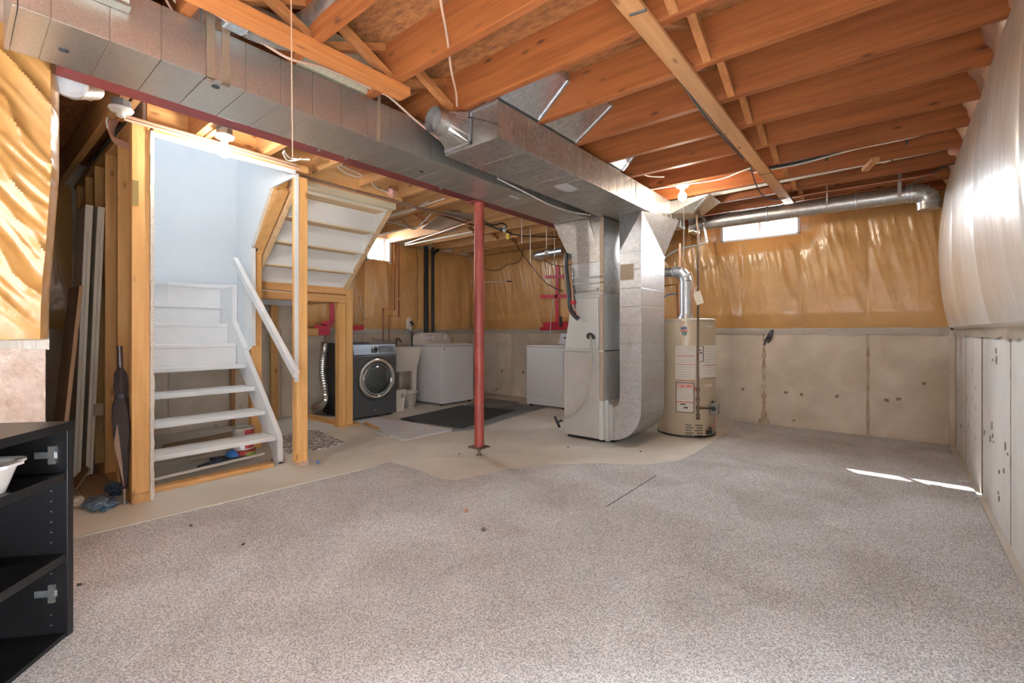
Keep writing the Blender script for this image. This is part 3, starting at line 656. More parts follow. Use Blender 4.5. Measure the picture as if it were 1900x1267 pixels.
b = BM(); hull8(b, [(FX0 + .02, FY0 - .012, .94), (FX1 - .05, FY0 - .012, .94), (FX1 - .05, FY0 + .012, .94), (FX0 + .02, FY0 + .012, .94)], [(FX0 + .12, FY0 - .008, 1.46), (FX1 - .05, FY0 - .008, 1.46), (FX1 - .05, FY0 + .012, 1.46), (FX0 + .12, FY0 + .012, 1.46)]); mk('upper_door', b, FURNW, t, .012)
b = BM(); box(b, FX0 + .10, FX1, FY0 + .012, FY1, 1.50, 1.82); mk('coil_case', b, GALVB, t, .003)
for z in (1.49, 1.60, 1.66):
    b = BM(); box(b, FX0 + .095, FX1 + .003, FY0 - .004, FY0 + .02, z, z + .018); mk('case_rail', b, FURNW, t, .003)
b = BM(); box(b, FX0 + .16, FX1 - .06, FY0 - .012, FY0 + .012, 1.53, 1.56); mk('case_bracket', b, GALV, t, .003)
b = BM(); box(b, FX1 - .012, FX1 + .004, FY0 + .005, FY1, 1.505, 2.262); mk('plenum_side', b, GALV, t)
b = BM(); box(b, FX1 - .035, FX1 + .006, FY0 - .004, FY0 + .012, 1.50, 2.262); mk('plenum_corner', b, M('plenum_corner_tan', (.52, .42, .30), .45, .5), t, .002)
b = BM(); hull8(b, [(FX0 + .10, FY0 + .012, 1.82), (FX1 - .02, FY0 + .012, 1.82), (FX1 - .02, FY1, 1.82), (FX0 + .10, FY1, 1.82)], [(MX0 - .03, FY0 - .02, MZ0), (MX1, FY0 - .02, MZ0), (MX1, FY1, MZ0), (MX0 - .03, FY1, MZ0)])
bmesh.ops.triangulate(b, faces=b.faces); mk('supply_transition', b, GALV, t)
b = BM(); box(b, MX0 - .03, FX1 - .002, FY0 - .02, FY1, MZ0, MZ0 + .02); box(b, MX1, FX1 - .002, FY0 + .0, FY1, 1.82, MZ0 + .22); mk('supply_plenum', b, GALV, t)
b = BM(); tube(b, [onY(1096, 624, FY0 - .03), onY(1097, 634, FY0 - .05), onY(1096, 690, FY0 - .05), onY(1090, 735, FY0 - .055), onY(1080, 755, FY0 - .07), onY(1062, 770, FY0 - .10), onY(1042, 777, FY0 - .14)], .011, 10, 6); mk('condensate_hose', b, M('hose_grey', (.34, .31, .26), .5), t, smooth=True)
b = BM(); p = onY(1096, 625, FY0 - .02); tube(b, [p + Vector((-.03, .01, -.015)), p + Vector((-.028, -.012, .015)), p + Vector((0, -.018, .03)), p + Vector((.028, -.012, .015)), p + Vector((.03, .01, -.015))], .014, 10, 4); mk('hose_elbow', b, BLACK, t, smooth=True)
b = BM(); p = onY(1034, 784, FY0 - .16); tube(b, [p + Vector((-.03, 0, .06)), p + Vector((0, 0, 0)), p + Vector((.03, 0, -.045))], .014, 10); tube(b, [p, p + Vector((.05, .02, .03))], .011, 8); mk('drain_tee', b, BLACK, t)
b = BM(); pts = [onY(1051, 470, FY0 - .03), onY(1051, 500, FY0 - .04), onY(1056, 545, FY0 - .05), onY(1057, 568, FY0 - .05), onY(1063, 582, FY0 - .05), onY(1073, 592, FY0 - .03)]
tube(b, pts, .022, 12, 5); mk('insulated_line', b, CABB, t, smooth=True)
b = BM(); tube(b, [p_ + Vector((.045, 0, .01)) for p_ in pts[1:4]] + [onY(1072, 586, FY0 - .04)], .007, 8, 5); mk('copper_line', b, COPPERB, t, smooth=True)
b = BM(); p = onY(1063, 561, FY0 - .04); box(b, p.x - .03, p.x + .03, p.y - .02, p.y + .02, p.z - .02, p.z + .02); mk('red_fitting', b, TAPE, t, .005)
b = BM(); pts = [onY(1060, 497, FY0 - .01), onY(1061, 530, FY0 - .02), onY(1067, 560, FY0 - .03), onY(1066, 585, FY0 - .03)]; tube(b, pts, .006, 8, 5); mk('control_wire', b, CABB, t, smooth=True)
# return drop
RX0, RX1, RY0, RY1 = -2.085, -1.86, 4.20, 4.78
t = thing('return_drop', 'bright galvanized return drop with a curved boot beside the furnace', 'duct', (-2.0, 4.5, 0))
zs = [.46]
while zs[-1] + .17 < 1.90: zs.append(zs[-1] + .1795)
zs.append(1.90)
b = BM(); box(b, RX0 + .004, RX1 - .004, RY0 + .004, RY1 - .004, .46, 1.9); mk('drop_core', b, SEAM, t)
for i in range(len(zs) - 1):
    b = BM(); box(b, RX0, RX1, RY0, RY1, zs[i] + .0014, zs[i + 1] - .0014); mk('drop_panel', b, GALVB, t, .002)
b = BM(); box(b, RX0 - .005, RX1 + .005, RY0 - .005, RY1 + .005, 1.885, 1.905); mk('drop_collar', b, GALVB, t, .002)
b = BM(); hull8(b, [(RX0, RY0, 1.905), (RX1, RY0, 1.905), (RX1, RY1, 1.905), (RX0, RY1, 1.905)], [(DX0 + .17, RY0 + .05, DZ0 - .001), (DX1 - .03, RY0 - .02, DZ0 - .001), (DX1 + .10, RY1 + .02, DZ0 - .001), (DX0 + .17, RY1, DZ0 - .001)]); bmesh.ops.triangulate(b, faces=b.faces); mk('drop_flare', b, GALVB, t)
b = BM(); box(b, RX0 + .01, RX0 + .145, RY0 - .004, RY0 - .001, 1.62, 1.77); mk('drop_label', b, M('tan_label', (.50, .37, .26), .7), t)
b = BM(); box(b, RX0 + .004, RX0 + .151, RY0 - .003, RY0 - .0005, 1.614, 1.776); mk('label_border', b, FURNW, t)
p = onY(1168, 639, RY0 - .003); b = BM(); lathe(b, [(.022, -.002), (.016, -.006), (.016, .004)], (p.x, RY0 - .001, p.z), 16, 'Y'); mk('test_port', b, GALV, t)
b = BM(); prof = []
for d in range(0, 91, 9):
    a = math.radians(d); prof.append((-2.19 + .33 * math.cos(a), .36 - .33 * math.sin(a)))
inn = []
for d in range(90, -1, -15):
    a = math.radians(d); inn.append((-2.165 + .08 * math.cos(a), .43 - .07 * math.sin(a)))
out = [(RX1, .46)] + prof + [(-2.225, .03), (-2.225, .42)] + [(-2.18, .385)] + inn[1:] + [(RX0, .46)]
prism(b, [(x, RY0 - .004, z) for x, z in out], (0, RY1 - RY0, 0)); mk('return_boot', b, GALVB, t)
b = BM(); box(b, -2.236, -2.20, RY0 - .02, RY1, .012, .425); mk('boot_collar', b, FURNW, t, .004)
b = BM(); box(b, -2.19, -2.155, RY0 - .012, RY0 - .004, .04, .38); mk('boot_seam', b, FURN, t, .003)
# support feet below the boot so it does not hang in air
b = BM(); box(b, -2.22, -2.17, RY0 + .05, RY1 - .05, 0, .031); mk('boot_foot', b, BLACK, t)

# ================================================================== WATER HEATER
HX, HY_, HR, HH = -1.78, 5.20, .302, 1.25
t = thing('water_heater', 'tan cylindrical gas water heater covered with instruction labels', 'water heater', (HX, HY_, 0))
b = BM(); lathe(b, [(HR - .012, 0), (HR - .008, .004), (HR - .004, .035), (HR, .05), (HR, HH - .03), (HR + .003, HH - .028), (HR + .003, HH - .006), (HR - .01, HH), (.05, HH + .004)], (HX, HY_, 0), 64); mk('tank', b, TAN, t, smooth=True)
b = BM(); lathe(b, [(HR + .0035, HH - .03), (HR + .005, HH - .02), (HR + .004, HH - .004), (HR - .012, HH + .003)], (HX, HY_, 0), 64, cap=False); mk('top_rim', b, M('heater_rim', (.42, .36, .28), .4, .3), t, smooth=True)
b = BM(); lathe(b, [(HR - .012, 0), (HR + .002, .002), (HR + .002, .022)], (HX, HY_, 0), 64, cap=False); mk('base_ring', b, BLACK, t, smooth=True)
A0 = math.degrees(math.atan2(-HY_, -HX))      # towards the camera
def hang(px): return A0 + math.degrees(math.asin(max(-1, min(1, (px - 1275.5) / 51.5))))
DH = SN * -HX * -1 * -1 if False else (-SN * HX + CS * HY_)
def hz(py): return EYE + (HORIZON - py) / FPX * (DH - HR * .8)
def lab(name, m, x0, y0, x1, y1, t_=.0015):
    b = BM(); shell_patch(b, HX, HY_, HR + .0005, hang(x0), hang(x1), hz(y1), hz(y0), 10, t_); return mk(name, b, m, t, smooth=False)
# white notice sheets with their printed rules
n1 = lab('notice_label', PAPER, 1258, 641, 1292, 704)
n2 = lab('notice_label', PAPER, 1297, 641, 1326.5, 700)
n3 = lab('warning_label', PAPER, 1259, 709, 1289, 764)
for i, yy in enumerate((660, 676, 705)): lab('notice_rule', PAPERR, 1259, yy - .5, 1290, yy + .5, .0022)
for x0, y0, x1, y1 in ((1258.6, 709, 1289.4, 710.3), (1258.6, 763, 1289.4, 764.3), (1258.6, 709, 1259.8, 764), (1288.2, 709, 1289.4, 764), (1297, 642, 1305, 643), (1304, 642, 1305.2, 670), (1297, 669.5, 1305, 670.5)): lab('label_frame', INK, x0, y0, x1, y1, .0024)
lab('label_band', PAPERR, 1260, 744, 1288, 745.6, .0024); lab('label_band', M('label_band_pink', (.70, .40, .33), .7), 1260, 711, 1288, 719, .0022)
for k in range(13): lab('text_line', M('text_grey', (.50, .46, .42), .8) if k == 0 else bpy.data.materials['text_grey'], 1261, 645 + k * 4.4, 1288 - (k * 7) % 5, 645.9 + k * 4.4, .0021)
for k in range(5): lab('text_line', bpy.data.materials['text_grey'], 1262, 721 + k * 4.4, 1286 - (k * 5) % 7, 722 + k * 4.4, .0021)
for k in range(10): lab('text_line', bpy.data.materials['text_grey'], 1308, 646 + k * 5, 1322, 646.9 + k * 5, .0021)
for x0, y0, x1, y1 in ((1268, 715, 1271, 719), (1277, 714, 1284, 716.5), (1266, 748, 1275, 750), (1272, 753.5, 1279, 756.5), (1298, 648, 1301, 650.5), (1299, 653, 1302.5, 655.5)): lab('pictogram', INK if y0 > 720 or y0 < 700 else PAPERR, x0, y0, x1, y1, .0028)
lab('pale_strip', M('label_pale', (.66, .58, .47), .6), 1307, 712, 1320, 717)
lab('notice_rule', PAPERR, 1304, 677, 1325, 678, .0022); lab('notice_rule', INK, 1306, 701, 1325, 701.8, .0022)
for r_ in range(5):
    for c_ in range(2):
        x0 = (1275, 1290.5)[c_] + (3 if (r_ % 2 and c_) else 0); lab('vent_slot', BLACK, x0, 786 + r_ * 4.8, x0 + (13 if (r_ + c_) % 2 else 10), 787.8 + r_ * 4.8, .001)
# round brand badge and energy roundel
def badge(px, py, ra, rz, m, n=22, t_=.002):
    b = BM(); a0 = hang(px); z0 = hz(py); top = []; bot = []
    for i in range(n):
        an = math.radians(a0 + ra * math.cos(2 * math.pi * i / n)); z = z0 + rz * math.sin(2 * math.pi * i / n)
        bot.append(Vector((HX + HR * math.cos(an), HY_ + HR * math.sin(an), z))); top.append(Vector((HX + (HR + t_) * math.cos(an), HY_ + (HR + t_) * math.sin(an), z)))
    hull8(b, bot, top); return mk('badge', b, m, t)
badge(1314, 605.5, 8.6, .036, PAPER); badge(1314, 605.5, 8.0, .031, M('badge_taupe', (.42, .36, .30), .4), t_=.003)
lab('badge_script', PAPER, 1309.5, 604.6, 1319, 606.6, .0042)
badge(1272, 614, 8.6, .058, PAPER); badge(1272, 608.5, 6.6, .016, M('badge_navy', (.07, .08, .16), .5), t_=.003); badge(1273, 619, 5.4, .022, M('badge_green', (.10, .17, .12), .5), t_=.003)
lab('badge_script', PAPERR, 1265.5, 612.5, 1279, 614.5, .0042)
# gas control, burner tube and lighter door
ag = math.radians(hang(1321)); gp = Vector((HX + (HR + .03) * math.cos(ag), HY_ + (HR + .03) * math.sin(ag), hz(757)))
def at_ang(deg, r, z): a = math.radians(deg); return Vector((HX + r * math.cos(a), HY_ + r * math.sin(a), z))
gv = thing('gas_valve', 'x', 'x'); bpy.data.objects.remove(gv)
b = BM(); o = at_ang(hang(1319), HR + .035, hz(757)); box(b, o.x - .035, o.x + .04, o.y - .04, o.y + .035, o.z - .06, o.z + .055); gv = mk('gas_valve', b, M('valve_grey', (.24, .225, .205), .5, .4), t, .008)
b = BM(); lathe(b, [(.024, -.045), (.024, -.062), (.014, -.066)], (o.x + .005, o.y, o.z + .005), 16, 'Y'); mk('valve_knob', b, BLACK, gv)
b = BM(); lathe(b, [(.012, .055), (.014, .07), (.004, .08)], (o.x - .02, o.y, o.z), 12); mk('valve_dial', b, BLACK, gv)
b = BM(); tube(b, [o + Vector((0, -.02, -.06)), o + Vector((.012, -.03, -.10)), o + Vector((-.005, -.02, -.16)), at_ang(hang(1313), HR + .006, hz(796))], .006, 8, 5); tube(b, [o + Vector((.02, -.02, -.06)), o + Vector((.025, -.03, -.13)), at_ang(hang(1318), HR + .004, hz(796))], .006, 8, 5); mk('pilot_tube', b, COPPERB, t, smooth=True)
b = BM(); shell_patch(b, HX, HY_, HR, hang(1309), hang(1318), hz(804), hz(797), 4, .014); mk('lighter_door', b, BLACK, t)
b = BM(); o2 = at_ang(hang(1315), HR + .012, hz(793)); lathe(b, [(.014, -.012), (.014, .012)], o2, 12); mk('lighter_knob', b, BLACK, t)
# flue
t = thing('flue_pipe', 'silver flue pipe rising from the water heater and turning to the furnace', 'vent pipe', (HX, HY_, HH))
b = BM(); lathe(b, [(.085, HH + .004), (.085, HH + .02), (.062, HH + .055), (.062, HH + .07)], (HX, HY_, 0), 28); mk('draft_hood', b, GALVB, t, smooth=True)
for s in (-1, 1):
    b = BM(); cyl(b, (HX + s * .07, HY_ - .03, HH + .003), (HX + s * .06, HY_ - .03, HH + .05), .006, 8); mk('hood_leg', b, BLACK, t)
zt = EYE + (HORIZON - 522) / FPX * DH
b = BM(); cyl(b, (HX, HY_, HH + .06), (HX, HY_, zt), .060, 28); mk('flue_riser', b, GALVB, t, smooth=True)
b = BM(); pts = [Vector((HX, HY_, zt)), Vector((HX - .01, HY_, zt + .05)), Vector((HX - .05, HY_, zt + .10)), Vector((HX - .12, HY_, zt + .115))]
for i in range(3):
    b = BM(); tube(b, [pts[i], pts[i + 1]], .062, 24); mk('flue_elbow', b, GALVB, t, smooth=True)
b = BM(); cyl(b, pts[-1], (HX - .56, HY_ + .02, zt + .13), .052, 24); mk('flue_run', b, GALV, t, smooth=True)
b = BM(); lathe(b, [(.0535, -.01), (.057, -.006), (.057, .006), (.0535, .01)], (HX - .14, HY_, zt + .116), 24, 'X', cap=False); mk('crimp_ring', b, GALVB, t, smooth=True)
# gas pipe in front of the heater
t = thing('gas_pipe', 'thin brown gas pipe dropping in front of the water heater', 'pipe', (-1.55, 4.83, 0))
gx = onY(1295, 600, 4.84); xg, yg = gx.x, gx.y
zz = lambda py: onY(1295, py, 4.84).z
b = BM(); cyl(b, (xg, yg, zz(776)), (xg, yg, zz(426)), .0115, 12); mk('pipe_drop', b, IRON, t, smooth=True)
for py, h in ((722, .02), (741, .02), (757, .022), (776, .012), (770, .012)):
    b = BM(); lathe(b, [(.018, -h), (.02, -h * .6), (.02, h * .6), (.018, h)], (xg, yg, zz(py)), 12); mk('pipe_fitting', b, IRON, t, smooth=True)
b = BM(); box(b, xg - .025, xg - .012, yg - .02, yg + .02, zz(722) - .02, zz(722) + .02); mk('cock_handle', b, M('cock_red', (.42, .08, .05), .5), t, .003)
b = BM(); tube(b, [(xg, yg, zz(757)), tuple(o + Vector((-.03, -.01, 0)))], .0105, 10); mk('gas_branch', b, IRON, t)
b = BM(); pts = [(xg, yg, zz(428)), (xg - .02, yg + .04, 2.305), (xg - .05, yg + .40, 2.325), (DX1 + .03, 5.33, 2.33)]; tube(b, pts, .0115, 10, 3); mk('pipe_run', b, IRON, t, smooth=True)
tg = thing('hang_tag', 'cream paper tag hanging on the gas pipe above the water heater', 'tag', (xg, yg - .02, zz(553)))
b = BM(); c0 = Vector((xg + .01, yg - .018, zz(553))); uu = Vector((.30, 0, .10)).normalized(); vv = Vector((-.13, 0, .40)).normalized()
prism(b, [c0 + uu * sx * .036 + vv * sz * .066 for sx, sz in ((-1, -1), (1, -1), (1, 1), (-.3, 1), (-1, .8))], (0, -.006, 0)); mk('tag_card', b, M('tag_cream', (.80, .74, .62), .7), tg)
b = BM(); tube(b, [c0 + vv * .05, c0 + vv * .075 + Vector((0, .01, 0)), Vector((xg, yg - .012, zz(530)))], .002, 6); mk('tag_string', b, CABW, tg)

# ================================================================== STAIR WALLS
DY0 = 1.80           # stair-side face of the dividing wall
# wall beside the storage gap (studs, drywall on the stair side)
ws = thing('wall_stair_side', None, None, (-3.8, .79, 0), kind='structure')
for i, x in enumerate((-3.79, -3.83, -4.19, -4.6, -5.0, -5.41, -5.82)):
    b = BM(); box(b, x - (.038 if i else .038), x, .742, .836, .04 if i > 1 else .002, 2.46); mk('stud', b, ST, ws, .003)
b = BM(); box(b, -6.0, -3.835, .742, .836, 0, .038); mk('bottom_plate', b, SX, ws)
b = BM(); box(b, -6.0, -3.80, .742, .836, 2.46, 2.498); mk('top_plate', b, SX, ws)
b = BM(); box(b, -5.97, -3.775, .838, .852, .0, 2.44); mk('drywall', b, DRYW, ws)
b = BM(); L_ = []; R_ = []; rnd = random.Random(5)
for k in range(60):
    z = .01 + 2.41 * k / 59; L_.append((-3.776, .836 - .004 * rnd.random(), z)); R_.append((-3.776, .852 + .006 * rnd.random(), z))
prism(b, L_ + R_[::-1], (.004 , 0, 0)); mk('torn_drywall_edge', b, M('torn_paper', (.72, .66, .58), .9, col2=(.45, .33, .24), nscale=18, contrast=(.5, .7)), ws)
b = BM(); box(b, -3.787, -3.782, .742, .775, 1.93, 2.09); mk('strike_plate', b, M('brass_plate', (.35, .26, .10), .4, .7), ws)
b = BM(); box(b, -3.79, -3.775, .748, .84, 0, .06); mk('end_block', b, SX, ws)
# dividing wall between the flights
wd = thing('wall_stair_divider', None, None, (-3.8, 1.86, 0), kind='structure')
for x0, x1, z0, z1 in ((-3.84, -3.80, 0, 2.40), (-4.79, -4.705, .0, 1.93)):
    b = BM(); box(b, x0, x1, DY0 + .016, DY0 + .108, z0, z1); mk('stud', b, ST, wd, .003)
b = BM(); box(b, -3.88, -3.842, DY0 + .016, DY0 + .108, 0, 2.40); mk('stud', b, ST, wd, .003)
for dz, w in ((0, .05), (-.085, .05)):
    b = BM(); beam(b, (-4.76, DY0 + .062 + (0 if dz == 0 else .004), 1.945 + dz), (-4.16, DY0 + .062, 2.47 + dz), .09, .075); mk('sloped_plate', b, SX, wd)
pts = [(-5.0, .96), (-4.80, .96), (-4.80, 1.2), (-4.66, 1.2), (-4.66, 1.90), (-4.62, 1.93), (-4.27, 2.345), (-4.23, 2.385), (-3.80, 2.392), (-3.80, 2.47), (-3.985, 2.47), (-3.985, 3.9), (-5.0, 3.9)]
b = BM(); prism(b, [(x, DY0, z) for x, z in pts], (0, .014, 0)); mk('drywall', b, DRYW, wd)
b = BM(); box(b, -5.014, -5.0, DY0, DY0 + .12, .96, 3.9); mk('drywall_end', b, DRYW, wd)
b = BM(); box(b, -4.66, -4.645, DY0 - .002, DY0 + .03, .98, 1.9); box(b, -3.80, -3.795, DY0 - .003, DY0 + .03, 0.7, 2.42); mk('corner_bead', b, WHITE, wd)
b = BM(); beam(b, (-4.66, DY0 + .008, 1.905), (-4.24, DY0 + .008, 2.385), .022, .02); mk('torn_drywall_edge', b, bpy.data.materials['torn_paper'], wd)
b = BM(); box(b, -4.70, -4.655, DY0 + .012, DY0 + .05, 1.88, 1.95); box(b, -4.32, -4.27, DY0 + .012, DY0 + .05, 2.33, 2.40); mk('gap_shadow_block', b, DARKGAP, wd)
b = BM(); box(b, -3.84, -3.79, .853, DY0 + .11, 2.44, 2.497); mk('top_plate', b, SY, wd, .002)
b = BM(); box(b, -3.80, -3.786, .853, DY0 + .0, 2.405, 2.44); mk('head_drywall', b, DRYW, wd)
b = BM(); box(b, -3.885, -3.79, DY0 + .01, DY0 + .11, 0, .03); mk('torn_foot', b, M('foot_rot', (.33, .16, .09), .9, col2=(.62, .5, .4), nscale=14), wd)
# under-stair frame
wu = thing('wall_under_stairs', None, None, (-5.0, 2.5, 0), kind='structure')
b = BM(); box(b, -5.045, -4.962, 1.91, 3.02, 1.548, 1.627); mk('header', b, SY, wu, .003)
b = BM(); box(b, -5.035, -4.952, 1.91, 2.95, 1.452, 1.536); mk('header', b, SY, wu, .003)
for y0, y1, z1 in ((2.862, 2.945, 1.45), (2.952, 3.04, 1.62)):
    b = BM(); box(b, -5.045, -4.96, y0, y1, .0, z1); mk('stud', b, ST, wu, .003)
b = BM(); box(b, -6.02, -5.05, 2.905, 2.995, 0, .045); mk('bottom_plate', b, SX, wu, .003)
for x, y in ((-5.98, 2.94), (-5.55, 2.94)):
    if x > -5.6: continue
    b = BM(); box(b, x - .02, x + .02, y - .045, y + .045, .045, 1.47); mk('stud', b, ST, wu, .003)
b = BM(); box(b, -6.05, -6.01, 2.55, 2.64, 0, 1.5); mk('stud', b, ST, wu, .003)
b = BM(); box(b, -5.98, -5.05, 2.905, 2.995, 1.47, 1.51); mk('top_plate', b, SX, wu, .003)
b = BM(); box(b, -6.06, -6.01, 2.1, 2.14, 0, 1.45); mk('stud', b, M('stud_dark', (.36, .17, .07), .7), wu)
b = BM(); box(b, -5.06, -4.93, 2.88, 3.12, 0, .02); mk('foot_plank', b, SY, wu, .003)
b = BM(); box(b, -6.0, -5.96, 2.96, 3.14, 1.05, 1.16); mk('block', b, SY, wu)
b = BM(); box(b, -4.02, -3.93, .86, DY0 - .11, 0, .032); mk('sole_plate', b, SY, wu, .003)
# stairwell shaft above
wt = thing('wall_stairwell', None, None, (-5.9, 1.9, 1.5), kind='structure')
b = BM(); box(b, SHX0 - .014, SHX0, SHY0, SHY1, 1.45, 3.9); mk('drywall', b, DRYW, wt)
b = BM(); box(b, SHX0, SHX1, SHY0 - .014, SHY0, 2.44, 3.9); mk('drywall', b, DRYW, wt)
b = BM(); box(b, SHX0, SHX1, SHY1 + .002, SHY1 + .016, ZS, 3.9); mk('drywall', b, DRYW, wt)
b = BM(); box(b, SHX1 + .002, SHX1 + .016, SHY0, SHY1, ZS, 3.9); mk('drywall', b, DRYW, wt)
b = BM(); box(b, SHX0 - .02, SHX1 + .02, SHY0 - .02, SHY1 + .02, 3.9, 3.93); mk('stairwell_ceiling', b, DRYW, wt)

# ================================================================== STAIRS
t = thing('staircase', 'white painted open staircase rising between the stud walls', 'staircase', (-4.1, 1.3, 0))
TF = [(-4.02 - .2135 * i, .23 + .193 * i) for i in range(7)]
for i, (x, z) in enumerate(TF):
    b = BM(); box(b, x - .265, x, .856, 1.748, z - .036, z); mk('tread', b, WHITE, t, .008)
    if i >= 3:
        xn = x - .2135 - .012; b = BM(); box(b, xn - .016, xn, .856, 1.748, z, z + .193 - .036); mk('riser', b, WHITE, t)
b = BM(); box(b, SHX0 + .002, -5.515, .856, SHY1 - .02, 1.545, 1.581); mk('landing', b, WHITE, t, .006)
b = BM(); prism(b, [(-5.29, 1.775, 1.548), (-5.29, 1.30, 1.548), (-5.76, .858, 1.548), (-5.90, .858, 1.548), (-5.90, 1.775, 1.548)], (0, 0, .034)); mk('winder_tread', b, WHITE, t, .006)
b = BM(); prism(b, [(-5.31, 1.775, 1.385), (-5.31, 1.305, 1.385), (-5.775, .858, 1.385), (-5.79, .858, 1.385), (-5.325, 1.312, 1.385), (-5.325, 1.775, 1.385)], (0, 0, .163)); mk('winder_riser', b, WHITE, t)
b = BM(); prism(b, [(-5.28, .858, 1.349), (-5.28, 1.748, 1.349), (-5.80, 1.748, 1.349), (-5.80, .858, 1.349)], (0, 0, .034)); mk('winder_tread', b, WHITE, t)
b = BM(); hull8(b, [(-5.95, .858, 1.58), (-5.93, .858, 1.58), (-5.93, 2.9, 1.58), (-5.95, 2.9, 1.58)], [(-5.95, .858, 1.60), (-5.935, .858, 1.60), (-5.935, 2.9, 1.70), (-5.95, 2.9, 1.70)]); mk('skirting', b, WHITE, t)
b = BM(); prism(b, [(-4.0, 1.752, 0), (-4.0, 1.752, .20), (-4.035, 1.752, .262), (-4.68, 1.752, .905), (-5.0, 1.752, 1.215), (-5.0, 1.752, .93), (-4.66, 1.752, .60), (-4.12, 1.752, .075), (-4.10, 1.752, 0)], (0, .042, 0)); mk('stringer', b, WHITE, t, .004)
b = BM(); prism(b, [(-5.5, 1.75, 1.0), (-4.72, 1.75, .93), (-4.72, 1.75, .96), (-4.99, 1.75, 1.215), (-4.99, 1.75, 1.55), (-5.5, 1.75, 1.55)], (0, .045, 0)); mk('upper_skirt', b, WHITE, t)
b = BM(); prism(b, [(-4.72, DY0 - .004, .935), (-4.655, DY0 - .004, .965), (-4.655, DY0 - .004, 1.60), (-4.80, DY0 - .004, 1.60), (-4.80, DY0 - .004, 1.0)], (0, .006, 0)); mk('side_panel', b, WHITE, t)
b = BM(); prism(b, [(-4.12, .858, 0), (-4.04, .858, .20), (-4.7, .858, .86), (-4.7, .858, .60), (-4.2, .858, .06)], (0, .03, 0)); mk('stringer', b, WHITE, t)
b = BM(); beam(b, (-4.86, 1.725, 1.80), (-3.615, 1.725, .775), .04, .064); mk('handrail', b, WHITE, t, .006)
for x, z in ((-4.66, 1.635), (-3.83, .952)):
    b = BM(); tube(b, [(x, 1.733, z - .03), (x, 1.765, z - .05), (x, DY0 - .005, z - .05)], .008, 8); mk('rail_bracket', b, GALV, t)
b = BM(); box(b, -4.14, -3.995, 1.757, 1.79, 0, .012); mk('stringer_foot', b, BLACK, t)
# upper flight seen from below
t = thing('upper_stair_flight', 'underside of the upper stair flight with white riser backs and brown treads', 'staircase', (-4.55, 2.5, 1.6))
UY0, UY1 = 1.965, 2.93
RISW = M('riser_back_white', (.84, .85, .84), .6)
near = [(-5.0, 1.60), (-4.78, 1.79), (-4.56, 1.99), (-4.34, 2.19), (-4.12, 2.385)]
TRB = wood('tread_underside', (.55, .36, .19), (.68, .48, .28), 'Y')
for i, (x, z) in enumerate(near):
    if i: b = BM(); box(b, x - .245, x, UY0, UY1, z, z + .032); mk('tread', b, TRB, t, .003)
    if i and i < 5:
        z1 = near[i + 1][1] if i < 4 else 2.50
        b = BM(); box(b, x + .001, x + .014, UY0, UY1, z + .002, z1 + .0); mk('riser', b, RISW, t)
        b = BM(); box(b, x - .006, x + .016, UY0, UY1, z - .014, z + .001); mk('riser_cleat', b, M('cleat_cream', (.78, .68, .48), .6) if i == 1 else bpy.data.materials['cleat_cream'], t)
b = BM(); box(b, -4.998, -4.985, UY0, UY1, 1.627, 1.79); mk('riser', b, RISW, t)
def ustr(y0, y1, lo, hi, m):
    f = lambda x: 2.195 + .887 * (x + 4.34)
    b = BM(); prism(b, [(-5.02, y0, f(-5.02) + lo), (-4.06, y0, f(-4.06) + lo), (-4.06, y0, f(-4.06) + hi), (-5.02, y0, f(-5.02) + hi)], (0, y1 - y0, 0)); mk('stringer', b, m, t, .003)
ustr(1.925, 1.963, -.05, .30, TRB); ustr(2.932, 2.97, -.035, .16, TRB); 
b = BM(); box(b, -4.10, -4.03, 1.93, 2.975, 2.392, 2.455); mk('top_cleat', b, bpy.data.materials['cleat_cream'], t, .003)
b = BM(); box(b, -4.075, -4.03, 1.93, 2.985, 2.456, 2.499); mk('top_header', b, SY, t, .003)
# drywall flank beside the flight, seen as the slanting white gable on its right
b = BM(); f = lambda x: 2.195 + .887 * (x + 4.34); prism(b, [(-5.0, 2.921, f(-5.0)), (-4.09, 2.921, f(-4.09)), (-4.09, 2.921, 2.50), (-5.0, 2.921, f(-5.0) + .42)], (0, .009, 0)); mk('flank_panel', b, RISW, t)

# ================================================================== LAUNDRY
# charcoal dryer
t = thing('front_load_dryer', 'charcoal front loading dryer with a chrome ringed round door', 'dryer', (-5.58, 3.515, 0))
KX, KY0, KY1, KH = -5.20, 3.195, 3.845, .965
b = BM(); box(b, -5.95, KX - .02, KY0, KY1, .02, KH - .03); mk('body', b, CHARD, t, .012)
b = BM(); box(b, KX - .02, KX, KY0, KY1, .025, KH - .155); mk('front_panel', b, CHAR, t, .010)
b = BM(); hull8(b, [(KX - .02, KY0, KH - .15), (KX + .004, KY0, KH - .15), (KX + .004, KY1, KH - .15), (KX - .02, KY1, KH - .15)], [(KX - .05, KY0, KH - .012), (KX - .018, KY0, KH - .012), (KX - .018, KY1, KH - .012), (KX - .05, KY1, KH - .012)]); cp = mk('control_panel', b, M('panel_steel', (.13, .145, .165), .28, .6), t, .006)
b = BM(); box(b, -5.95, KX - .03, KY0, KY1, KH - .03, KH); mk('top_panel', b, CHAR, t, .01)
b = BM(); box(b, -5.6, KX - .02, KY0 + .0, KY0 + .24, KH, KH + .012); mk('top_tray', b, BLACK, t, .004)
kc = Vector((KX, 3.53, .50))
b = BM(); lathe(b, [(.272, -.01), (.272, .012), (.262, .03), (.24, .036), (.222, .03), (.214, .012)], kc, 56, 'X', cap=False); dr = mk('door_ring', b, CHROME, t, smooth=True)
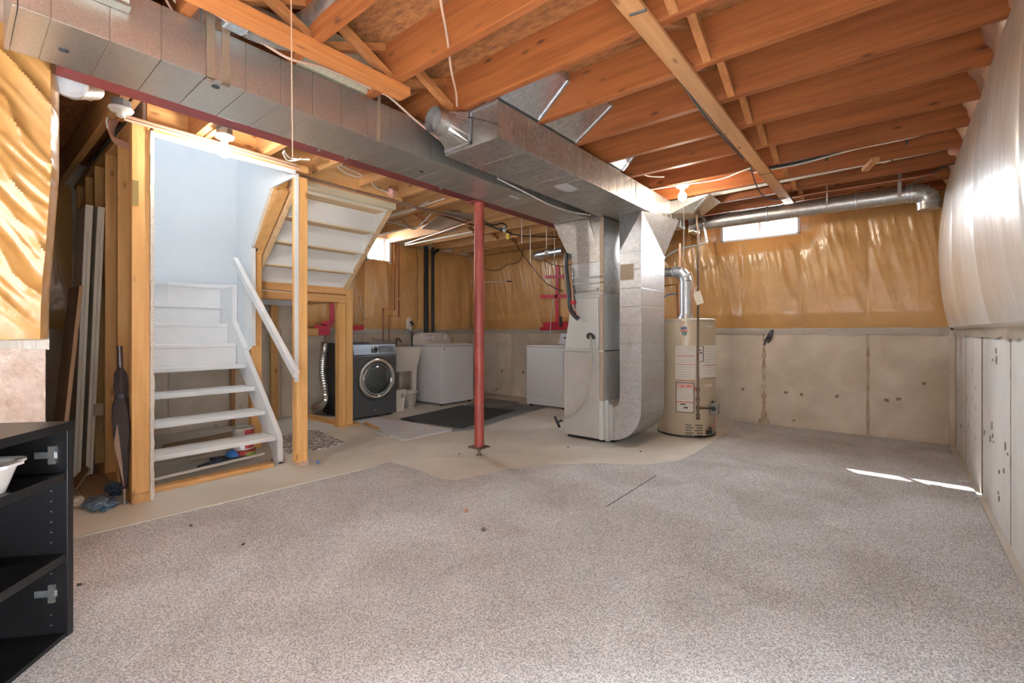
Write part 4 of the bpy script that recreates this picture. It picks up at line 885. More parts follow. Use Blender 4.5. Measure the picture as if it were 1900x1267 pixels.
b = BM(); lathe(b, [(.216, .0), (.214, .016), (.19, .03), (.12, .042), (.0005, .046)], kc, 48, 'X', cap=False); mk('door_glass', b, GLASSD, dr, smooth=True)
b = BM(); lathe(b, [(.282, -.004), (.282, .004), (.27, .006)], kc, 56, 'X', cap=False); mk('door_gasket', b, BLACK, dr, smooth=True)
b = BM(); lathe(b, [(.205, .022), (.200, .027), (.196, .026)], kc, 48, 'X', cap=False); mk('glass_rim', b, GALV, dr, smooth=True)
b = BM(); lathe(b, [(.045, -.005), (.044, .02), (.036, .03), (.0005, .031)], (KX - .012, 3.505, KH - .082), 28, 'X', cap=False); kn = mk('dial_bezel', b, CHROME, cp, smooth=True)
b = BM(); lathe(b, [(.032, .028), (.030, .046), (.0005, .047)], (KX - .012, 3.505, KH - .082), 24, 'X', cap=False); mk('dial', b, BLACK, cp, smooth=True)
b = BM(); prism(b, [(KX - .001, 3.57, KH - .13), (KX - .001, 3.80, KH - .13), (KX - .0125, 3.80, KH - .035), (KX - .0125, 3.57, KH - .035)], (.003, 0, 0)); mk('display', b, M('display_glass', (.10, .13, .16), .15, coat=1), cp)
for k in range(4): b = BM(); box(b, KX - .004, KX + .0005, 3.59 + k * .033, 3.613 + k * .033, KH - .085 - .004, KH - .082); mk('button', b, GALVB, cp)
b = BM(); box(b, KX, KX + .002, 3.50, 3.525, .095, .102); mk('nameplate', b, GALVB, t)
for x in (-5.9, -5.26):
    for y in (KY0 + .05, KY1 - .05): b = BM(); cyl(b, (x, y, 0), (x, y, .025), .02, 10); mk('foot', b, BLACK, t)
tag(bx('blue_tape_strip', BLUE, None, -5.94, -5.86, KY0 - .004, KY0 + .10, KH - .028, KH + .004), 'blue tape corner on the back of the charcoal dryer', 'tape')
# foil vent hoses behind it
def flex(name, label, pts, r, m, n=90, cat='vent hose', group='flexible dryer vent hoses'):
    b = BM(); P = [Vector(p) for p in pts]; out = []
    for i in range(n + 1):
        f = i / n * (len(P) - 1); k = min(int(f), len(P) - 2); u = f - k
        p0, p1, p2, p3 = P[max(k - 1, 0)], P[k], P[k + 1], P[min(k + 2, len(P) - 1)]
        out.append(.5 * (2 * p1 + (p2 - p0) * u + (2 * p0 - 5 * p1 + 4 * p2 - p3) * u * u + (3 * p1 - p0 - 3 * p2 + p3) * u ** 3))
    prev = None; ref = Vector((0, 1, 0))
    for i, p in enumerate(out):
        a = (out[min(i + 1, n)] - out[max(i - 1, 0)]).normalized(); s = a.cross(ref)
        if s.length < .01: s = a.cross(Vector((1, 0, 0)))
        s.normalize(); u_ = s.cross(a); rr = r * (1 if i % 2 else .86)
        cur = [b.verts.new(p + (s * math.cos(2 * math.pi * k / 16) + u_ * math.sin(2 * math.pi * k / 16)) * rr) for k in range(16)]
        if prev:
            for k in range(16): b.faces.new((prev[k], prev[(k + 1) % 16], cur[(k + 1) % 16], cur[k]))
        prev = cur
    return tag(mk(name, b, m), label, cat, group)
flex('vent_hose', 'silver foil vent hose bulging behind the charcoal dryer', [onX(606, 765, -5.90) + Vector((-.12, -.1, .05)), onY(604, 740, 3.10), onY(599, 690, 3.09), onY(602, 650, 3.12), onY(604, 636, 3.14)], .055, FOIL)
flex('vent_hose', 'white ribbed vent hose rising from the dryer to the wall', [(-5.94, 3.40, KH + .02), (-5.93, 3.44, 1.1), (-5.93, 3.48, 1.22), (-5.93, 3.50, 1.38), (-5.94, 3.50, 1.48)], .06, M('hose_white', (.55, .52, .50), .5), 60)
# laundry tub
t = thing('laundry_sink', 'beige plastic laundry tub between the dryer and the washer', 'sink', (-5.75, 4.25, 0))
TX0, TX1, TY0, TY1 = -6.0, -5.50, 3.93, 4.53
b = BM()
o_t = [(TX0, TY0, .88), (TX1, TY0, .88), (TX1, TY1, .88), (TX0, TY1, .88)]; o_b = [(TX0 + .06, TY0 + .06, .53), (TX1 - .06, TY0 + .06, .53), (TX1 - .06, TY1 - .06, .53), (TX0 + .06, TY1 - .06, .53)]
i_t = [(TX0 + .03, TY0 + .03, .88), (TX1 - .03, TY0 + .03, .88), (TX1 - .03, TY1 - .03, .88), (TX0 + .03, TY1 - .03, .88)]; i_b = [(TX0 + .08, TY0 + .08, .55), (TX1 - .08, TY0 + .08, .55), (TX1 - .08, TY1 - .08, .55), (TX0 + .08, TY1 - .08, .55)]
V = [[b.verts.new(p) for p in q] for q in (o_b, o_t, i_t, i_b)]
b.faces.new(V[0]); b.faces.new(V[3])
for A_, B_ in ((0, 1), (1, 2), (2, 3)):
    for k in range(4): b.faces.new((V[A_][k], V[A_][(k + 1) % 4], V[B_][(k + 1) % 4], V[B_][k]))
mk('basin', b, TUBM, t)
b = BM()
for a in ((TX0 - .008, TX1 + .012, TY0 - .008, TY0 + .03), (TX0 - .008, TX1 + .012, TY1 - .03, TY1 + .008), (TX1 - .03, TX1 + .012, TY0 + .03, TY1 - .03)): box(b, *a, .865, .89)
mk('rim', b, TUBM, t)
for x in (TX0 + .09, TX1 - .09):
    for y in (TY0 + .09, TY1 - .09):
        b = BM(); hull8(b, [(x - .018, y - .022, 0), (x + .018, y - .022, 0), (x + .018, y + .022, 0), (x - .018, y + .022, 0)], [(x - .03, y - .045, .56), (x + .03, y - .045, .56), (x + .03, y + .045, .56), (x - .03, y + .045, .56)]); mk('leg', b, TUBM, t)
b = BM(); cyl(b, (-5.75, 4.22, .30), (-5.75, 4.22, .535), .03, 14); cyl(b, (-5.75, 4.22, .30), (-6.03, 4.22, .28), .025, 12); mk('drain_pipe', b, BLACK, t)
b = BM(); p = onX(762, 642, -5.95); tube(b, [(-5.965, 4.40, .89), (-5.95, 4.40, .99), (-5.90, 4.40, 1.01), (-5.84, 4.40, .96)], .011, 10, 5); mk('faucet', b, BLACK, t, smooth=True)
for y0, yy, nm in ((4.30, 4.52, 'grey'), (4.36, 4.56, 'pale'), (4.42, 4.60, 'grey')):
    pass
# supply box with hoses on the wall above the tub
t = thing('washer_supply_hoses', 'taps and drooping hoses on the wall above the laundry tub', 'hose', (-6.0, 4.5, 1.1))
q = onX(758, 600, -6.01); b = BM(); box(b, q.x - .02, q.x + .03, q.y - .03, q.y + .03, q.z - .09, q.z + .09); mk('outlet_box', b, APPC, t, .006)
b = BM(); cyl(b, q + Vector((.03, .02, .03)), q + Vector((.07, .03, -.02)), .022, 10); mk('plug', b, BLACK, t)
b = BM(); cyl(b, q + Vector((.01, .02, -.14)), q + Vector((.03, .03, -.06)), .014, 10); mk('tap_body', b, GALVB, t)
b = BM(); tube(b, [q + Vector((.03, -.02, -.1)), q + Vector((.05, -.12, -.22)), q + Vector((.05, -.10, -.42)), q + Vector((.06, -.02, -.5))], .011, 8, 6); mk('hose', b, M('hose_silver', (.45, .43, .42), .4, .4), t, smooth=True)
b = BM(); tube(b, [q + Vector((.03, .04, -.12)), q + Vector((.05, .03, -.3)), q + Vector((.06, .05, -.46))], .011, 8, 6); mk('hose', b, CABB, t, smooth=True)
b = BM(); tube(b, [q + Vector((.02, 0, -.12)), q + Vector((.05, .1, -.2)), q + Vector((.05, .12, -.35)), q + Vector((.05, .0, -.48))], .011, 8, 6); mk('hose', b, M('hose_grey2', (.28, .26, .25), .5), t, smooth=True)
b = BM(); tube(b, [(-6.04, 4.02, 1.02), (-6.0, 4.15, .98), (-5.98, 4.28, 1.0), (-5.98, 4.38, .93)], .012, 8, 6); mk('hose', b, bpy.data.materials['hose_silver'], t, smooth=True)
# top loading washer
t = thing('top_load_washer', 'white top loading washing machine with a rounded console', 'washer', (-5.53, 5.0, 0))
b = BM(); box(b, -5.88, -5.205, 4.665, 5.345, .03, .895); mk('cabinet', b, APPL, t, .012)
b = BM(); box(b, -5.885, -5.20, 4.66, 5.35, .897, .925); mk('lid_deck', b, APPL, t, .01)
b = BM(); box(b, -5.70, -5.26, 4.72, 5.29, .925, .935); mk('lid', b, APPL, t, .004)
b = BM(); pr = [(4.66, .925), (4.668, 1.03), (4.70, 1.075), (4.76, 1.10), (5.25, 1.10), (5.31, 1.075), (5.342, 1.03), (5.35, .925)]
hull8(b, [(-5.73 - (z - .925) * .3, y, z) for y, z in pr], [(-5.885, y, z) for y, z in pr]); cs = mk('console', b, APPC, t, .004)
for y, r in ((4.86, .026), (4.95, .026), (5.22, .042)):
    b = BM(); lathe(b, [(r * 1.15, -.012), (r * 1.15, .004), (r, .006), (r * .95, .026), (.0005, .028)], (-5.762, y, 1.03), 22, 'X', cap=False); mk('knob', b, APPL, cs, smooth=True)
    b = BM(); lathe(b, [(r * 1.3, -.008), (r * 1.32, .0015), (r * 1.18, .003)], (-5.762, y, 1.03), 22, 'X', cap=False); mk('knob_ring', b, M('dial_grey', (.25, .24, .24), .5) if 'dial_grey' not in bpy.data.materials else bpy.data.materials['dial_grey'], cs, smooth=True)
b = BM(); box(b, -5.752, -5.742, 4.87, 4.93, .975, .983); mk('nameplate', b, INK, cs)
b = BM(); box(b, -5.206, -5.202, 4.70, 4.725, .845, .875); mk('badge', b, bpy.data.materials['dial_grey'], t)
for x in (-5.83, -5.26):
    for y in (4.71, 5.3): b = BM(); cyl(b, (x, y, 0), (x, y, .032), .022, 10); mk('foot', b, BLACK, t)
# white box dryer by the far wall
t = thing('box_dryer', 'plain white clothes dryer against the far wall left of the furnace', 'dryer', (-3.95, 5.86, 0))
b = BM(); box(b, -4.285, -3.605, 5.545, 6.165, .03, .885); mk('cabinet', b, APPL, t, .008)
b = BM(); box(b, -4.285, -3.605, 5.54, 6.165, .889, .915); mk('top_panel', b, APPL, t, .006)
b = BM(); box(b, -4.275, -3.615, 5.535, 5.55, .16, .88); mk('door_panel', b, APPL, t, .006)
b = BM(); box(b, -4.275, -3.615, 5.537, 5.55, .04, .152); mk('kick_panel', b, APPL, t, .004)
b = BM(); hull8(b, [(-4.05, 6.04, .915), (-3.605, 6.04, .915), (-3.605, 6.165, .915), (-4.05, 6.165, .915)], [(-4.02, 6.08, 1.09), (-3.605, 6.08, 1.09), (-3.605, 6.165, 1.09), (-4.02, 6.165, 1.09)]); cs = mk('console', b, M('console_bluewhite', (.70, .72, .78), .35), t, .01)
for x in (-3.93, -3.84):
    b = BM(); lathe(b, [(.018, .01), (.016, -.02), (.0005, -.021)], (x, 6.058, 1.02), 14, 'Y', cap=False); mk('knob', b, bpy.data.materials['dial_grey'], cs, smooth=True)
for x in (-4.24, -3.65):
    for y in (5.6, 6.1): b = BM(); cyl(b, (x, y, 0), (x, y, .032), .022, 10); mk('foot', b, BLACK, t)
# bins
t = thing('waste_bin', 'cream plastic waste bin standing against the charcoal dryer', 'bin', (-5.32, 3.99, 0))
c0 = onZ(744, 764); bxx, byy = c0.x - .12, c0.y + .0
b = BM(); sq = lambda s, z: [(bxx - s * .1, byy - s * .085, z), (bxx + s * .1, byy - s * .085, z), (bxx + s * .1, byy + s * .085, z), (bxx - s * .1, byy + s * .085, z)]
V = [[b.verts.new(p) for p in q_] for q_ in (sq(.85, 0), sq(1.08, .30), sq(1.0, .30), sq(.8, .02))]
b.faces.new(V[0]); b.faces.new(V[3])
for A_, B_ in ((0, 1), (1, 2), (2, 3)):
    for k in range(4): b.faces.new((V[A_][k], V[A_][(k + 1) % 4], V[B_][(k + 1) % 4], V[B_][k]))
t.location = (bxx, byy, 0); WLOC[t.name] = Vector((bxx, byy, 0)); mk('bin_shell', b, BEIGE, t)
b = BM(); s = 1.1; 
for a in ((-1, 1, -1, -.86), (-1, 1, .86, 1), (-1, -.86, -.86, .86), (.86, 1, -.86, .86)): box(b, bxx + a[0] * .113, bxx + a[1] * .113, byy + a[2] * .096, byy + a[3] * .096, .292, .306)
mk('bin_rim', b, BEIGE, t)
b = BM(); box(b, bxx + .096, bxx + .106, byy + .02, byy + .06, .19, .25); mk('bin_sticker', b, bpy.data.materials['dial_grey'], t)
c0 = onZ(767, 757); cx_, cy_ = c0.x - .10, c0.y
DOTS = M('dotted_basket', (.70, .63, .56), .5)
t = thing('lattice_basket', 'small cream basket with dark diamond holes beside the waste bin', 'basket', (cx_, cy_, 0))
b = BM(); lathe(b, [(.092, 0), (.120, .225), (.127, .232), (.127, .24), (.116, .24), (.090, .015), (.0005, .015)], (cx_, cy_, 0), 28); mk('basket_shell', b, DOTS, t, smooth=True)
hole = None
for r_ in range(9):
    for k in range(22):
        a = 2 * math.pi * (k + .5 * (r_ % 2)) / 22
        if math.cos(a - math.atan2(-cy_, -cx_)) < -.1: continue
        z = .022 + r_ * .0232; rr = .0925 + .028 * z / .225 + .0004
        c = Vector((cx_ + rr * math.cos(a), cy_ + rr * math.sin(a), z)); tn = Vector((-math.sin(a), math.cos(a), 0)); up = Vector((.124 * math.cos(a), .124 * math.sin(a), 1)).normalized(); nn = Vector((math.cos(a), math.sin(a), -.1)) * .0012
        if hole is None:
            b = BM(); prism(b, [(-.001, -.0085, 0), (-.001, 0, -.0105), (-.001, .0085, 0), (-.001, 0, .0105)], (.0045, 0, 0)); hole = mk('basket_hole', b, BLACK, t, local=True)
            hole.location = c - Vector((cx_, cy_, 0)); hole.rotation_euler = (0, 0, a)
        else:
            share(hole, 'basket_hole', t, c - Vector((cx_, cy_, 0)), (0, 0, a))
# floor mats
def slab(name, label, cat, pix, z, h, m, group=None, bev=.002):
    b = BM(); P = [onZ(x, y) if not isinstance(x, Vector) else x for x, y in pix]; prism(b, [(p.x, p.y, z) for p in P], (0, 0, h)); o = mk(name, b, m); return tag(o, label, cat, group)
slab('rubber_mat', 'black rubber mat in front of the washer', 'mat', [(743, 779), (857, 754), (954, 763), (858, 797)], .013, .006, RUB)
slab('foam_mat', 'grey foam mat under and beyond the black rubber mat', 'mat', [(838, 801), (866, 752), (920, 745), (1012, 757), (960, 771), (915, 785), (880, 797)], .001, .011, FOAMG)
slab('foam_mat', 'dark grey foam mat by the concrete wall behind the red post', 'mat', [(870, 752), (905, 741), (964, 748), (950, 753)], .0125, .006, FOAMG)
palemat = slab('foam_mat', 'pale grey foam mat with a toothed edge left of the black mat', 'mat', [(668, 783), (700, 778), (742, 781), (838, 799), (752, 818)], .001, .011, FOAML)
rnd = random.Random(2); pa, pb = onZ(700, 803), onZ(750, 818)
for k in range(8):
    q = pa.lerp(pb, (k + .3) / 8); b = BM(); box(b, q.x - .012, q.x + .012, q.y - .012, q.y + .012, .001, .011); mk('foam_tooth', b, FOAML, palemat)
pa, pb = onZ(1012, 757), onZ(915, 785)
slab('wood_shim', 'thin brown wooden strip on the floor beside the pale foam mat', 'wood strip', [(678, 785), (705, 797), (702, 799), (674, 788)], .0125, .008, SX)
slab('pebble_mat', 'speckled grey pebble doormat behind the bare stair post', 'mat', [(520, 812), (560, 800), (588, 799), (640, 822), (600, 833), (535, 842), (527, 836)], .001, .009, PEBB)

# ================================================================== LAMPS
def lampholder(name, label, loc, lit, strength=0, chain=None, box_m=None):
    x, y, z = loc
    t = thing(name, label, 'lamp', (x, y, z - .14), group='bare bulb lampholders on the joists')
    if box_m:
        b = BM(); lathe(b, [(.05, z - .045), (.05, z)], (x, y, 0), 8); mk('junction_box', b, box_m, t)
        z -= .045
    b = BM(); lathe(b, [(.060, z), (.062, z - .006), (.054, z - .02), (.03, z - .028), (.022, z - .034), (.022, z - .05), (.018, z - .052)], (x, y, 0), 28); mk('lampholder_base', b, M('porcelain_white', (.80, .78, .72), .3) if 'porcelain_white' not in bpy.data.materials else bpy.data.materials['porcelain_white'], t, smooth=True)
    if lit:
        m = M('lit_bulb', (1, .9, .75), .4, emit=(1, .89, .74), estr=strength, rnd=False) if lit == 'warm' else M('lit_bulb_cool', (1, .95, .9), .4, emit=(1, .94, .85), estr=strength, rnd=False)
        b = BM(); lathe(b, [(.013, z - .050), (.015, z - .066), (.034, z - .090), (.038, z - .112), (.032, z - .136), (.016, z - .148), (.0005, z - .151)], (x, y, 0), 20, cap=False); mk('bulb', b, m, t, smooth=True)
    if chain:
        b = BM(); tube(b, [(x + .02, y - .02, z - .03), (x + .022, y - .022, z - .2), (x + .02, y - .022, z - chain)], .0035, 6); mk('pull_chain', b, CABW, t)
    return t
p = onZ(1266, 343, ZJ); lampholder('lampholder', 'lit bare bulb with a long pull chain over the water heater', (p.x, p.y, ZJ), 'warm', 225, .68)
p = onZ(417, 243, 2.497); lampholder('lampholder', 'lit bare bulb in front of the white stairwell', (-3.53, p.y * 3.53 / -p.x if False else 1.19, ZJ), 'cool', 165, None, M('grey_box', (.20, .20, .20), .5, .5))
lampholder('lampholder', 'unlit cream lampholder above the storage gap', (-3.58, .65, ZJ - .001), None, 0, None, bpy.data.materials['grey_box'])

# ================================================================== PIPES AND CABLES
def pipe(name, label, pts, r, m, cat='pipe', group=None, sm=0, n=10):
    b = BM(); tube(b, pts, r, n, sm); o = mk(name, b, m, smooth=True); return tag(o, label, cat, group)
# black drains in the laundry corner
t = thing('drain_stack', 'pair of black plastic drain pipes down the laundry corner', 'pipe', (-5.97, 5.1, .9))
for px, r in ((790.5, .037), (803, .026)):
    q = onX(px, 560, -5.94); b = BM(); cyl(b, (-5.94, q.y, .03), (-5.94, q.y, 2.52), r, 18); mk('drain_pipe', b, PVCB, t, smooth=True)
q = onX(803, 560, -5.94); b = BM(); tube(b, [(-5.94, q.y, 2.36), (-5.93, q.y + .03, 2.44), (-5.9, q.y + .10, 2.50)], .022, 10, 5); mk('drain_branch', b, PVCB, t, smooth=True)
# copper
for lab_, pl in (('left copper water pipe stepping down behind the charcoal dryer', [(732, 452), (732, 574), (711, 575), (711, 634)]), ('right copper water pipe stepping down behind the charcoal dryer', [(740, 450), (740, 586), (722, 587), (722, 634)])):
    t = thing('copper_pipe', lab_, 'pipe', tuple(onX(*pl[-1], -5.99)), group='copper pipes on the laundry wall')
    P_ = [onX(x, y, -5.99) for x, y in pl]; P_[1].y = P_[0].y; P_[2].z = P_[1].z; P_[3].y = P_[2].y
    b = BM(); tube(b, P_, .0105, 10); mk('pipe_run', b, COPPER, t, smooth=True)
    for c in (P_[1], P_[2]): b = BM(); bmesh.ops.create_icosphere(b, subdivisions=2, radius=.0145, matrix=Matrix.Translation(c)); mk('elbow', b, COPPER, t, smooth=True)
    if 'right' in lab_:
        c = onX(740, 554, -5.985); b = BM(); lathe(b, [(.014, -.016), (.02, 0), (.014, .016)], (c.x, P_[0].y, c.z), 10); mk('valve', b, COPPERB, t)
# copper and steel by the heater
pipe('copper_pipe', 'pale copper pipe rising behind the pull chain over the heater', [onY(1262, 585, 5.36), onY(1261, 452, 5.36), onY(1254, 449, 5.45), onY(1236, 452, 5.6)], .0105, COPPERB, group='pipes above the water heater')
pipe('copper_pipe', 'short dark copper loop left of the heater flue', [onY(1233, 530, 5.40), onY(1256, 528, 5.40), onY(1257, 588, 5.40)], .009, COPPER, group='pipes above the water heater')
pipe('copper_pipe', 'short copper stub right of the heater flue', [onY(1285, 588, 5.28), onY(1285, 537, 5.28), onY(1281, 530, 5.29)], .009, COPPERB, group='pipes above the water heater')
pipe('blue_hose', 'small blue hose beside the heater flue', [onY(1230, 553, 5.38), onY(1242, 546, 5.36), onY(1256, 545, 5.38)], .008, M('blue_hose_m', (.05, .10, .25), .4), 'hose', sm=5)
pipe('bent_conduit', 'bent grey conduit below the round duct beside the return duct', [onY(1304, 408, 5.45), onY(1311, 450, 5.45), onY(1306, 452, 5.45), onY(1272, 459, 5.45)], .013, GALVD, group='pipes above the water heater')
pipe('bent_conduit', 'slim grey tube curving down to the return drop', [onY(1272, 459, 5.46), onY(1258, 463, 5.46), onY(1244, 470, 5.46), onY(1232, 480, 5.46)], .012, GALVD, sm=4, group='pipes above the water heater')
pipe('gas_line', 'thin grey gas line under the joists above the round duct', [onZ(1300, 404, ZJ - .02), onZ(1450, 379, ZJ - .02)], .010, GALVB)
pipe('gas_line', 'thin dark red pipe along the joist above the round duct', [(-.80, 5.46, ZJ - .012), (.30, 5.46, ZJ - .012)], .011, COPPER)
t = thing('white_waste_pipe', 'long white plastic waste pipe strapped in a joist bay', 'pipe', (-.4, 5.02, 2.56))
b = BM(); cyl(b, (-1.62, 5.05, 2.545), (.34, 5.0, 2.575), .026, 20); mk('pipe_length', b, PVCW, t, smooth=True)
b = BM(); cyl(b, (-.08, 5.011, 2.5685), (-.03, 5.010, 2.5692), .031, 20); mk('coupling', b, PVCW, t, smooth=True)
b = BM(); cyl(b, (-.01, 5.010, 2.5695), (.0, 5.009, 2.5697), .033, 16); mk('pipe_clamp', b, BLACK, t)
# cable bundle
t = thing('cable_bundle', 'bundle of black and white cables sagging in a joist bay', 'cable', (-.2, 4.57, 2.55))
rnd = random.Random(11)
for k in range(7):
    a, c = rnd.uniform(-.05, .05), rnd.uniform(-.02, .03)
    b = BM(); tube(b, [(-1.0 + .35 * i, 4.57 + a + rnd.uniform(-.02, .02), 2.585 + c - .05 * math.sin(i * 1.1 + .5) + rnd.uniform(-.01, .01)) for i in range(5)], .010 if k < 6 else .007, 8, 6); mk('cable_strand', b, CABB, t, smooth=True)
b = BM(); tube(b, [(-.95, 4.50, 2.515), (-.6, 4.50, 2.51), (-.25, 4.49, 2.535), (.0, 4.50, 2.54), (.25, 4.50, 2.55)], .006, 8, 6); mk('cable_strand', b, CABW, t, smooth=True)
for x in (-.42, .08): b = BM(); lathe(b, [(.055, -.006), (.055, .006)], (x, 4.56, 2.565), 14, 'X', cap=False); mk('cable_tie', b, CABB, t)
# loose wires
def wire(label, pts, r, m, sm=6, group='loose wires under the joists', cat='wire'):
    return pipe('wire', label, pts, r, m, cat, group, sm, 6)
wire('long pale wire slung over the trunk duct to the round collar', [onX(352, -6, -2.30), onX(415, 35, -2.30), onX(440, 50, -2.33), onX(500, 88, -2.34), onX(540, 110, -2.34), onX(590, 122, -2.345), onX(640, 142, -2.345), onX(700, 170, -2.345), onX(722, 180, -2.34), onX(770, 222, -2.32), onX(822, 264, -2.30)], .0065, CABP)
pipe('pull_cord', 'thin hanging cord in front of the trunk duct', [onX(540, -30, -2.05), onX(541, 100, -2.05), onX(542, 200, -2.05), onX(543, 292, -2.05)], .0028, CABP, 'cord', 'thin cords hanging from the ceiling', 4, 6)
pipe('pull_cord', 'pale cord dropping to the joist beside the round collar', [onZ(815, -40, 2.6), onZ(818, 5, 2.53) , onZ(830, 70, 2.515), onZ(837, 130, 2.505), onZ(846, 170, 2.498), onZ(848, 197, 2.49)], .006, CABP, 'cord', 'thin cords hanging from the ceiling', 4, 6)
wire('pale wires stapled along the side of the strapping board', [onZ(1145, -5, 2.49), onZ(1175, 45, 2.487), onZ(1255, 140, 2.487), onZ(1300, 205, 2.487), onZ(1345, 258, 2.487), onZ(1380, 295, 2.487)], .007, CABB, 3)
wire('brown wire beside the strapping board', [onZ(1200, 75, 2.485), onZ(1262, 142, 2.49), (-.915, 2.9, 2.492), (-.918, 3.5, 2.492), onZ(1385, 300, 2.49)], .005, M('brown_wire', (.35, .20, .12), .6), 3)
wire('white cable from the lit bulb along the joist to the strapping', [onZ(1205, 352, 2.492), onZ(1250, 345, 2.492), onZ(1315, 336, 2.49), onZ(1345, 330, 2.485), onZ(1375, 318, 2.49), onZ(1395, 311, 2.492)], .006, CABW)
wire('short white wire at the narrow bright boot', [onZ(1190, 322, 2.51), onZ(1205, 327, 2.505), onZ(1232, 328, 2.52)], .006, CABW)
wire('dark wire looping under the strapping board', [onZ(1392, 308, 2.48), onZ(1402, 340, 2.47), onZ(1415, 362, 2.47), onZ(1440, 371, 2.475), onZ(1460, 367, 2.48)], .005, CABB)
wire('white band wrapped around the strapping board near the lit bulb', [(-.905, 4.48, 2.478), (-.805, 4.48, 2.478)], .004, CABB, 0)
wire('black band wrapped around the near part of the strapping board', [onZ(1168, 28, 2.476), onZ(1200, 18, 2.476)], .006, CABB, 0)
wire('thin white cable hanging under the return duct', [(-2.30, 2.62, 2.268), (-2.32, 3.0, 2.25), (-2.34, 3.35, 2.235), (-2.335, 3.7, 2.24), (-2.30, 4.0, 2.262)], .006, CABW)
wire('dark thin rod along the joists to the right wall', [onZ(1896, 55, 2.497), onZ(1830, 205, 2.497), onZ(1792, 290, 2.497), onZ(1745, 312, 2.497), onZ(1690, 342, 2.497)], .006, CABB, 3)
wire('pair of thin wires above the near duct boot', [onX(305, -5, -2.42), onX(325, 28, -2.42), onX(333, 32, -2.42)], .005, CABP)
wire('thin grey wire above the trunk duct near the foil tape', [onX(318, -5, -2.45), onX(345, 25, -2.44), onX(380, 48, -2.44), onX(412, 62, -2.44)], .004, CABW)
wire('pale wire drooping behind the trunk near the near boot', [onX(350, -5, -2.46), onX(354, 20, -2.46), onX(354, 36, -2.46)], .006, CABW)
wire('second pale wire drooping behind the trunk', [onX(370, -5, -2.46), onX(374, 25, -2.46), onX(373, 46, -2.46)], .006, CABW)
wire('thin dark wire crossing the return duct end', [onY(868, 217, 2.05), onY(895, 223, 2.05), onY(923, 231, 2.05)], .003, CABB)
# cables left of the beam and in the laundry
for i, (lab_, P_) in enumerate((('looped white cable left of the beam by the stair header', [(525, 283), (532, 296), (545, 298), (560, 294)]), ('second looped white cable by the stair header', [(527, 280), (537, 292), (550, 295), (575, 296)]), ('white cable drooping between joists behind the beam', [(627, 309), (640, 320), (655, 326), (670, 329)]), ('white cable pair drooping behind the beam', [(632, 306), (648, 314), (662, 320), (672, 326)]), ('white cable in front of the pink insulation tuft', [(690, 340), (700, 349), (712, 354), (720, 358)]))):
    wire(lab_, [onZ(x, y, ZJ - .005) for x, y in P_], .007, CABW)
wire('bunch of thin cables running along the header over the upper stairs', [onZ(560, 327, ZJ - .04), onZ(600, 338, ZJ - .04), onZ(680, 360, ZJ - .04), onZ(730, 372, ZJ - .04), onZ(800, 392, ZJ - .03), onZ(880, 410, ZJ - .02)], .013, M('cable_brown', (.20, .11, .07), .6))
wire('white cable under the laundry joists', [onZ(722, 402, ZJ - .01), onZ(760, 392, ZJ - .01), onZ(790, 380, ZJ - .01), onZ(825, 368, ZJ - .01)], .008, CABW)
wire('second white cable under the laundry joists', [onZ(725, 398, ZJ - .01), onZ(770, 386, ZJ - .01), onZ(795, 374, ZJ - .01)], .006, CABW)
wire('grey metal strip across the laundry joists', [onZ(715, 409, ZJ - .012), onZ(772, 424, ZJ - .012)], .011, M('strip_grey', (.50, .45, .40), .5, .4), 0)
wire('pale rod between the stair flank and the laundry joists', [onZ(700, 437, ZJ - .012), onZ(758, 423, ZJ - .012)], .009, CABW, 0)
wire('white pipe-like rod over the washer', [onZ(752, 455, ZJ - .03), onZ(820, 441, ZJ - .03), onZ(876, 430, ZJ - .03)], .012, CABW, 2)
wire('black cables running right of the post to the furnace', [onZ(893, 413, ZJ - .03), onZ(925, 425, ZJ - .03), onZ(965, 437, ZJ - .03), onZ(1035, 440, ZJ - .03)], .010, CABB)
wire('tangle of black cable above the yellow tag', [onZ(897, 410, ZJ - .03), onZ(915, 418, ZJ - .04), onZ(932, 414, ZJ - .03), onZ(940, 422, ZJ - .04), onZ(925, 426, ZJ - .03), onZ(948, 432, ZJ - .03)], .009, CABB)
wire('long dark cable sagging to the red tape cross', [onY(950, 435, 5.9), onY(965, 465, 5.95), onY(985, 492, 6.0), onY(1010, 522, 6.05), onY(1030, 535, 6.08), onY(1045, 541, 6.06)], .006, CABB)
wire('dark cable drooping across the wall left of the vent elbow', [onY(898, 498, 6.05), onY(912, 502, 6.05), onY(928, 500, 6.05), onY(942, 491, 6.03), onY(958, 488, 6.0), onY(968, 478, 5.98), onY(970, 460, 5.95)], .006, CABB)
wire('thin cable from the silver vent to the furnace plenum', [onY(1008, 480, 5.9), onY(1022, 490, 5.85), onY(1045, 494, 5.7), onY(1062, 490, 5.6)], .006, CABB)
t = thing('hanging_tag', 'small yellow tag hanging from the laundry joists', 'tag', tuple(onZ(942, 437, 2.42)))
q = onZ(942, 437, 2.42); b = BM(); box(b, q.x - .022, q.x + .022, q.y - .004, q.y + .004, q.z - .05, q.z + .03); mk('tag_card', b, YEL, t)
b = BM(); tube(b, [q + Vector((0, 0, .03)), q + Vector((.005, 0, .08)), q + Vector((0, 0, ZJ - q.z + .02))], .003, 6); mk('tag_string', b, CABB, t)
lampx = onZ(936, 425, 2.47); b = BM(); lathe(b, [(.03, 2.5), (.03, 2.47), (.02, 2.44), (.012, 2.43)], (lampx.x, lampx.y, 0), 14); tag(mk('ceiling_socket', b, bpy.data.materials['porcelain_white'], smooth=True), 'small white ceiling socket beside the yellow tag', 'socket')
